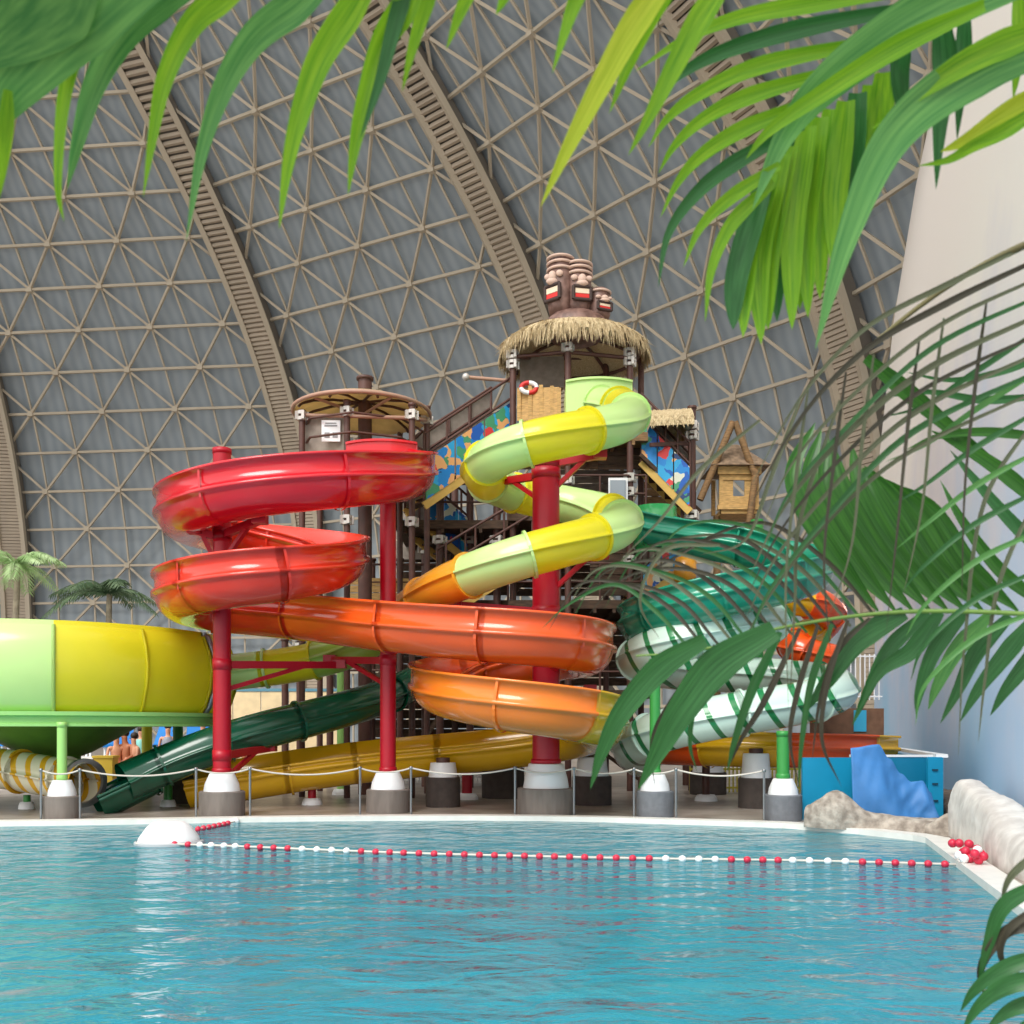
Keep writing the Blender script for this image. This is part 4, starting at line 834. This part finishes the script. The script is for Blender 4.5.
person(168,28.2,'stand',.4,skinA,'standing bather with grey shirt near the blue lounger',mat('grey shirt',(150,156,170)),B_,hairm,1.0)
person(176,28.6,'stand',-.4,skinB,'standing bather in dark swim shorts, right of the grey shirted one',None,B_,blond,.95)
person(141,28.5,'stand',0,skinA,'standing person in a mint shirt behind the yellow green post',G_,B_,hairm,.95)
person(203,28.3,'stand',.2,skinA,'person in a blue shirt beside the left red column',mat('steel blue shirt',(80,120,160)),B_,hairm,1.1)
person(247,32.8,'stand',-.5,skinB,'person in a white shirt in front of the cream board fence',W_,B_,hairm,1.15)
def palmtree(px,Y,py,label,nf,L,m,seed,stems=1,r=.12):
    X=gx(px,Y); zt=CZ-(py-HZ)*Y/F; root=thing('palm_tree',label,'palm tree',(X,Y,DECK)); rd=random.Random(seed)
    mb=MB(); mb.tube([V(X+.05*math.sin(k),Y,DECK+(zt-DECK)*k/8) for k in range(9)],[r*(1.2-.4*k/8) for k in range(9)],12); mb.build('trunk',mat('palm trunk',(150,140,120),rough=.9,var=.2,scale=6),root)
    for k in range(nf):
        a=2*PI*k/nf+rd.uniform(-.25,.25); el=rd.uniform(.25,1.1); l=L*rd.uniform(.8,1.1); mb=MB(); pts=[]
        for i in range(13):
            t=i/12; rr=l*t*math.cos(el*(1-.3*t)); pts.append(V(X+rr*math.cos(a),Y+rr*math.sin(a),zt+l*(math.sin(el)*t-.75*t*t)))
        mb.tube(pts,[.03*(1-.8*i/12) for i in range(13)],5)
        for i in range(1,13):
            for h in(0,.5):
                p=pts[i-1].lerp(pts[i],h); t_=(pts[i]-pts[i-1]).normalized(); sd=t_.cross(V(0,0,1)).normalized(); ll=l*.34*math.sin(PI*min(1,(i+h)/13.5))**.6
                for s in(-1,1):
                    q=p+(sd*s*.8+t_*.6+V(0,0,-.35-.3*rd.random())).normalized()*ll; mid=p.lerp(q,.45)+V(0,0,.06); wv_=t_*.05
                    mb.add([p,mid+wv_,q,mid-wv_],[(0,1,2,3)])
        mb.build('frond',m,root)
pm1=mat('pale palm leaf',(150,186,120),rough=.5,c2=(190,214,160),scale=2,trans=.3); pm2=mat('dull palm leaf',(70,96,66),rough=.55,c2=(112,134,100),scale=2,trans=.3)
palmtree(16,35,566,'pale green palm at the left edge behind the bowl',11,2.0,pm1,1); palmtree(108,36,594,'darker palm between the left edge and the red spiral',11,2.1,pm2,4)
# ------------------------------------------------------------------ foreground palm fronds
def leafmat(name,c,c2,tr_=.45,rough=.35):
    m=mat(name,c,rough=rough,c2=c2,scale=1,trans=tr_,spec=.4); nt=m.node_tree
    mp=[n for n in nt.nodes if n.type=='TEX_NOISE'][0]; uvn=nt.nodes.new('ShaderNodeUVMap'); mg=nt.nodes.new('ShaderNodeMapping'); mg.inputs['Scale'].default_value=(14,1.6,1)
    nt.links.new(uvn.outputs[0],mg.inputs[0]); nt.links.new(mg.outputs[0],mp.inputs['Vector']); return m
lgA=leafmat('bright green leaflet',(88,150,28),(140,186,40)); lgB=leafmat('blue green leaflet',(60,124,62),(104,160,84),.35); lgC=leafmat('deep green leaflet',(30,84,38),(54,112,58),.25); lgF=leafmat('pleated green leaflet',(30,82,26),(62,120,38),.3); lgD=leafmat('dried olive leaflet',(62,70,48),(104,112,86),.15,.5); lgE=leafmat('dark dry leaflet',(40,38,30),(68,66,50),.1,.5); lgY=leafmat('yellow green leaflet',(150,176,30),(186,200,60))
rachm=mat('green leaf stalk',(104,140,60),rough=.5,var=.15); rachd=mat('olive brown leaf stalk',(110,104,66),rough=.5,var=.2)
EYE=V(0,0,CZ)
def leaflet(root,pts,wd,m,fold=.25,tw=0.0,base=.5,pw=1.9,name='leaflet'):
    """pts (px,py,dist); a folded blade with a mid rib, tapering to a tip"""
    P=[p for p,_ in crom([at(*p) for p in pts],per=9)]; K=len(P); mb=MB(); vs=[]
    for i,p in enumerate(P):
        t=i/(K-1); T=(P[min(i+1,K-1)]-P[max(i-1,0)]).normalized(); vd=(p-EYE).normalized(); sd=T.cross(vd).normalized(); n=sd.cross(T)
        an=tw*(t-.3); sd2=sd*math.cos(an)+n*math.sin(an); n2=n*math.cos(an)-sd*math.sin(an)
        w_=wd*.5*(base+(1-base)*min(1,t/.25))*max(.0,1-t**pw)**.9
        for k,f in((-1,0),(-.5,.55),(0,1),(.5,.55),(1,0)): vs.append(p+sd2*k*w_+n2*fold*w_*f)
    mb.add(vs,[(i*5+j,(i+1)*5+j,(i+1)*5+j+1,i*5+j+1) for i in range(K-1) for j in range(4)],0,True)
    o=mb.build(name,m,root); ul=o.data.uv_layers.new(name='UVMap'); us_=rdl.random()*5
    for lp in o.data.loops: ul.data[lp.index].uv=((lp.vertex_index%5)/4+us_,(lp.vertex_index//5)/K*2)
    return o
rdl=random.Random(2)
def frond(label,base,rach,r,stalk,leaves,group='palm fronds in front of the camera'):
    P=[V(*p) for p in base]+[at(*p) for p in rach]; root=thing('palm_frond',label,'palm frond',tuple(P[0]),group); S=[p for p,_ in crom(P,per=8)]; K=len(S)
    mb=MB(); mb.tube(S,[r*(1-.75*i/(K-1)) for i in range(K)],8); mb.build('leaf_stalk',stalk,root)
    for pts,wd,m,*rest in leaves: leaflet(root,pts,wd/1000.0,m,*rest)
    return root
def pl(d,*xy): 
    return [(x,y,d+.03*i) for i,(x,y) in enumerate(xy)]
A=1.35
LA=[(pl(A-.04,(150,-60),(70,-5),(20,50),(-20,110),(-60,190)),150,lgB,.1,0,.7),(pl(A-.05,(60,-50),(10,10),(-40,70)),170,lgB,.1,0,.7),
 (pl(A,(130,-12),(100,22),(75,55),(62,112),(58,187),(64,222)),26,lgA,.3,.3),(pl(A+.02,(215,-30),(165,-2),(124,34),(94,86),(77,145),(67,190)),46,lgB,.3,.3),
 (pl(A,(262,-35),(226,-5),(191,25),(165,78),(153,135),(143,198)),36,lgA,.3),(pl(A+.02,(340,-40),(300,2),(256,36),(225,84),(202,152),(186,242)),46,lgB,.25,.3),
 (pl(A,(376,-35),(352,8),(320,58),(300,114),(287,170),(279,230)),42,lgA),(pl(A+.02,(424,-30),(406,5),(383,42),(364,105),(354,150),(348,196)),40,lgA,.5),(pl(A+.03,(436,-25),(424,10),(412,50),(402,92)),24,lgA),(pl(A+.03,(412,-30),(396,20),(380,80),(360,140)),26,lgC,.2),
 (pl(A,(480,-30),(462,8),(446,50)),22,lgA),(pl(A+.03,(8,90),(6,130),(3,165),(-1,200)),22,lgA),
 (pl(A+.05,(590,-30),(572,10),(552,74)),26,lgA),(pl(A+.05,(690,-50),(640,15),(602,82),(567,150),(540,208)),42,lgY),(pl(A+.07,(690,-40),(655,10),(628,66),(609,114)),28,lgA),(pl(A+.07,(740,-40),(702,15),(675,65),(650,115),(628,156)),38,lgA),(pl(A,(510,-30),(505,-5),(496,15)),20,lgA)]
frond('large bright frond hanging along the top left of the view',[(-1.35,1.0,DECK),(-1.35,1.0,1.5),(-1.25,1.05,2.4)],[(-200,-70,1.2),(100,-50,1.35),(400,-36,1.38),(620,-34,1.42),(760,-34,1.45)],.012,rachm,LA)
Bd=1.7
LB=[(pl(Bd,(920,-12),(810,4),(737,18),(683,40),(634,72)),30,lgA),(pl(Bd+.02,(905,8),(795,30),(722,52),(680,75),(648,106)),32,lgC,.3),(pl(Bd,(880,40),(765,64),(702,92),(668,118),(648,148)),30,lgA),
 (pl(Bd+.02,(845,68),(752,95),(705,118),(675,145),(658,174)),30,lgA),(pl(Bd,(822,98),(745,128),(702,155),(678,182),(660,218)),30,lgA),(pl(Bd+.02,(804,125),(736,162),(695,195),(668,235),(658,288)),30,lgC,.3),(pl(Bd,(780,165),(730,198),(700,228),(683,268)),26,lgA),(pl(Bd+.02,(774,182),(733,222),(712,268),(705,322)),28,lgA),
 (pl(Bd-.1,(1030,-25),(930,12),(840,72),(788,130),(752,210)),84,lgB,.2,0,.6),(pl(Bd-.12,(985,5),(900,45),(820,95),(770,130),(745,160)),36,lgA,.3),
 (pl(Bd-.2,(1080,30),(975,72),(895,135),(848,235),(815,350)),78,lgB,.2,.3,.6),(pl(Bd-.22,(1070,20),(990,50),(930,85),(870,130)),44,lgA,.25)]
hang=[((770,172),(748,250),(743,338)),((783,152),(760,250),(761,345)),((797,138),(778,230),(777,322)),((808,125),(793,225),(792,330)),((820,116),(806,215),(808,318)),((832,108),(820,205),(820,300)),((846,100),(836,190),(834,270)),((858,92),(850,175),(846,240)),((872,84),(866,150),(861,215)),((884,72),(880,120),(875,165)),((790,145),(770,240),(768,330)),((815,118),(800,215),(800,310)),((765,180),(738,270),(733,330))]
for i,h in enumerate(hang): LB.append((pl(Bd+.06+.01*(i%3),*h),44,[lgA,lgA,lgC,lgA,lgA][i%5],.35,0,.7,4.5))
LB+=[(pl(Bd,(905,20),(900,70),(903,110),(907,150)),36,lgC),(pl(Bd,(965,0),(963,60),(960,100),(957,140)),30,lgC),(pl(Bd,(1018,-20),(1020,30),(1017,70),(1013,100)),28,lgA),(pl(Bd-.1,(1060,85),(1010,112),(970,138),(940,152)),40,lgY),(pl(Bd-.1,(1060,95),(1010,128),(975,145),(948,160),(918,166)),26,lgA),(pl(Bd,(940,10),(945,70),(940,125),(936,190)),44,lgC)]
frond('broad sunlit frond filling the top right corner, leaflets hanging in a curtain',[(1.5,1.6,DECK),(1.5,1.6,1.6),(1.4,1.6,2.6)],[(1080,-30,1.65),(1000,-4,1.66),(900,40,1.69),(820,100,1.71),(765,175,1.74)],.014,rachm,LB)
Cd=2.3
LC=[(pl(Cd-.1,(705,640),(660,668),(622,712),(602,752),(590,790)),62,lgC,.2,0,.5),(pl(Cd-.12,(775,630),(718,665),(682,710),(658,752),(638,790)),88,lgC,.2,.2,.5),(pl(Cd,(780,632),(752,690),(735,740),(727,772)),26,lgC,.3),(pl(Cd,(800,628),(765,700),(742,738),(730,765)),17,lgE),
 (pl(Cd,(818,625),(798,690),(790,740),(800,790)),15,lgE),(pl(Cd+.02,(832,624),(812,680),(802,740),(798,792)),20,lgC),(pl(Cd,(848,620),(828,680),(822,740),(842,788)),15,lgE),(pl(Cd,(905,613),(858,640),(828,680),(806,712)),62,lgC,.15),(pl(Cd+.02,(928,612),(890,648),(868,690),(852,726)),40,lgC),(pl(Cd,(940,612),(912,650),(880,672),(858,712)),46,lgC,.2),(pl(Cd,(965,613),(935,650),(920,690),(916,716)),40,lgC),(pl(Cd,(990,615),(958,648),(938,684),(928,710)),44,lgB,.2),(pl(Cd+.02,(1010,616),(978,650),(958,690),(940,724)),44,lgC,.2),(pl(Cd,(1035,618),(1005,655),(978,690),(960,722)),46,lgC,.2),(pl(Cd,(1060,625),(1030,660),(1006,690),(990,716)),46,lgC,.2),
 (pl(Cd,(870,618),(838,650),(820,700),(812,760)),15,lgE),(pl(Cd+.03,(740,640),(700,690),(690,740),(697,772)),18,lgC),(pl(Cd+.03,(715,645),(672,700),(652,740),(655,790)),13,lgE)]
rd=random.Random(21)
for k in range(14):
    t=k/13; x=690+190*t; y=650-28*t; L=120+70*t
    LC.append((pl(Cd+.05+.01*(k%3),(x,y),(x-.28*L,y-.32*L),(x-.62*L,y-.50*L+rd.uniform(-8,8)),(x-L,y-.46*L+rd.uniform(-12,18)),(x-1.25*L,y-.28*L+rd.uniform(-5,25))),12,[lgC,lgE,lgE,lgD][k%4],.3))
for k in range(9):
    t=k/8; x=878+140*t; LC.append((pl(Cd+.1,(x,611),(x-45,555+2*k),(x-85,480+4*k),(x-104-8*k+34+rd.uniform(-8,8),414+9*k+rd.uniform(-10,10))),46,lgF,.3,0,.12,5))
frond('dark frond crossing the right side with a level pale stalk',[(1.8,1.85,DECK),(1.7,1.85,1.1),(1.5,1.95,1.75)],[(1090,625,2.1),(1024,614,2.2),(900,612,2.3),(790,626,2.35),(700,650,2.4),(636,656,2.45)],.009,rachm,LC)
Ed=2.0
LE=[]
for k in range(9):
    t=k/8; x=1030; y=245+t*150; a=rd.uniform(-12,12)
    LE.append((pl(Ed+.02*k,(1050,y-10),(950-14*t*3,y+38+20*t),(865-8*k*.6,y+95+40*t+a),(800-4*k,y+165+45*t+a),(760-3*k+a,y+245+30*t)),[13,16,11][k%3],[lgD,lgE,lgD,lgC][k%4],.3))
for k in range(6):
    x=985-36*k+rd.uniform(-8,8); y=300+18*k; LE.append((pl(Ed+.1,(x,y),(x-12,y+90),(x-22,y+190),(x-30+rd.uniform(-20,25),y+290+rd.uniform(-30,40))),9,[lgE,lgD][k%2],.3))
for k in range(8):
    LE.append((pl(Ed+.15,(1040,330+40*k),(975,372+38*k),(925,405+40*k),(880+5*k,418+44*k)),15,[lgC,lgB][k%2],.3))
for (a) in [((1050,400),(985,500),(965,640),(958,760)),((1050,470),(1000,580),(985,680),(978,745)),((800,400),(770,480),(745,540),(700,555)),((760,420),(700,470),(660,520),(620,560)),((720,545),(665,550),(640,600),(660,640)),((840,400),(800,520),(795,600),(790,700))]:
    LE.append((pl(Ed+.2,*a),11,lgD,.3))
LE+=[(pl(2.45,(866,358),(915,398),(965,440),(1040,500)),46,lgF,.2),(pl(2.45,(1050,395),(985,400),(930,392),(880,398)),22,lgC),(pl(2.45,(1060,440),(990,432),(940,436),(905,450)),26,lgF),(pl(2.45,(1060,350),(1000,372),(950,380),(905,372)),20,lgC),(pl(2.45,(1060,520),(1000,470),(960,445),(930,430)),40,lgF,.2),(pl(2.45,(1060,570),(1010,520),(975,480),(950,450)),34,lgC,.2),(pl(2.45,(1050,610),(1000,570),(962,520),(940,480)),36,lgF,.2)]
frond('dry grey green frond with thin drooping leaflets at the right',[(1.65,1.75,DECK),(1.6,1.75,1.4),(1.45,1.8,2.4)],[(1100,225,1.9),(1024,245,2.0),(950,285,2.08),(880,338,2.15),(815,400,2.2),(770,470,2.25)],.011,rachd,LE)
LF=[(pl(1.9,(1050,880),(1005,905),(988,945),(978,985)),34,lgC),(pl(1.9,(1060,935),(1015,928),(990,950),(980,975),(986,1000)),26,lgE),(pl(1.92,(1060,950),(1005,968),(975,990),(960,1012)),34,lgC),(pl(1.9,(1060,975),(1010,985),(980,1005),(960,1035)),38,lgC),(pl(1.92,(1060,1000),(1015,1008),(985,1030)),38,lgC),(pl(1.9,(1050,900),(1008,930),(1002,960),(1030,980)),18,lgE),(pl(1.9,(1050,845),(1012,875),(1000,905)),18,lgD),(pl(1.9,(1070,1020),(1030,1026),(1000,1050)),36,lgC)]
frond('green leaflets of a low frond at the bottom right corner',[(1.35,1.65,DECK),(1.25,1.65,.7)],[(1120,1000,1.7),(1080,950,1.85),(1055,900,1.9),(1050,850,1.95)],.008,rachm,LF)
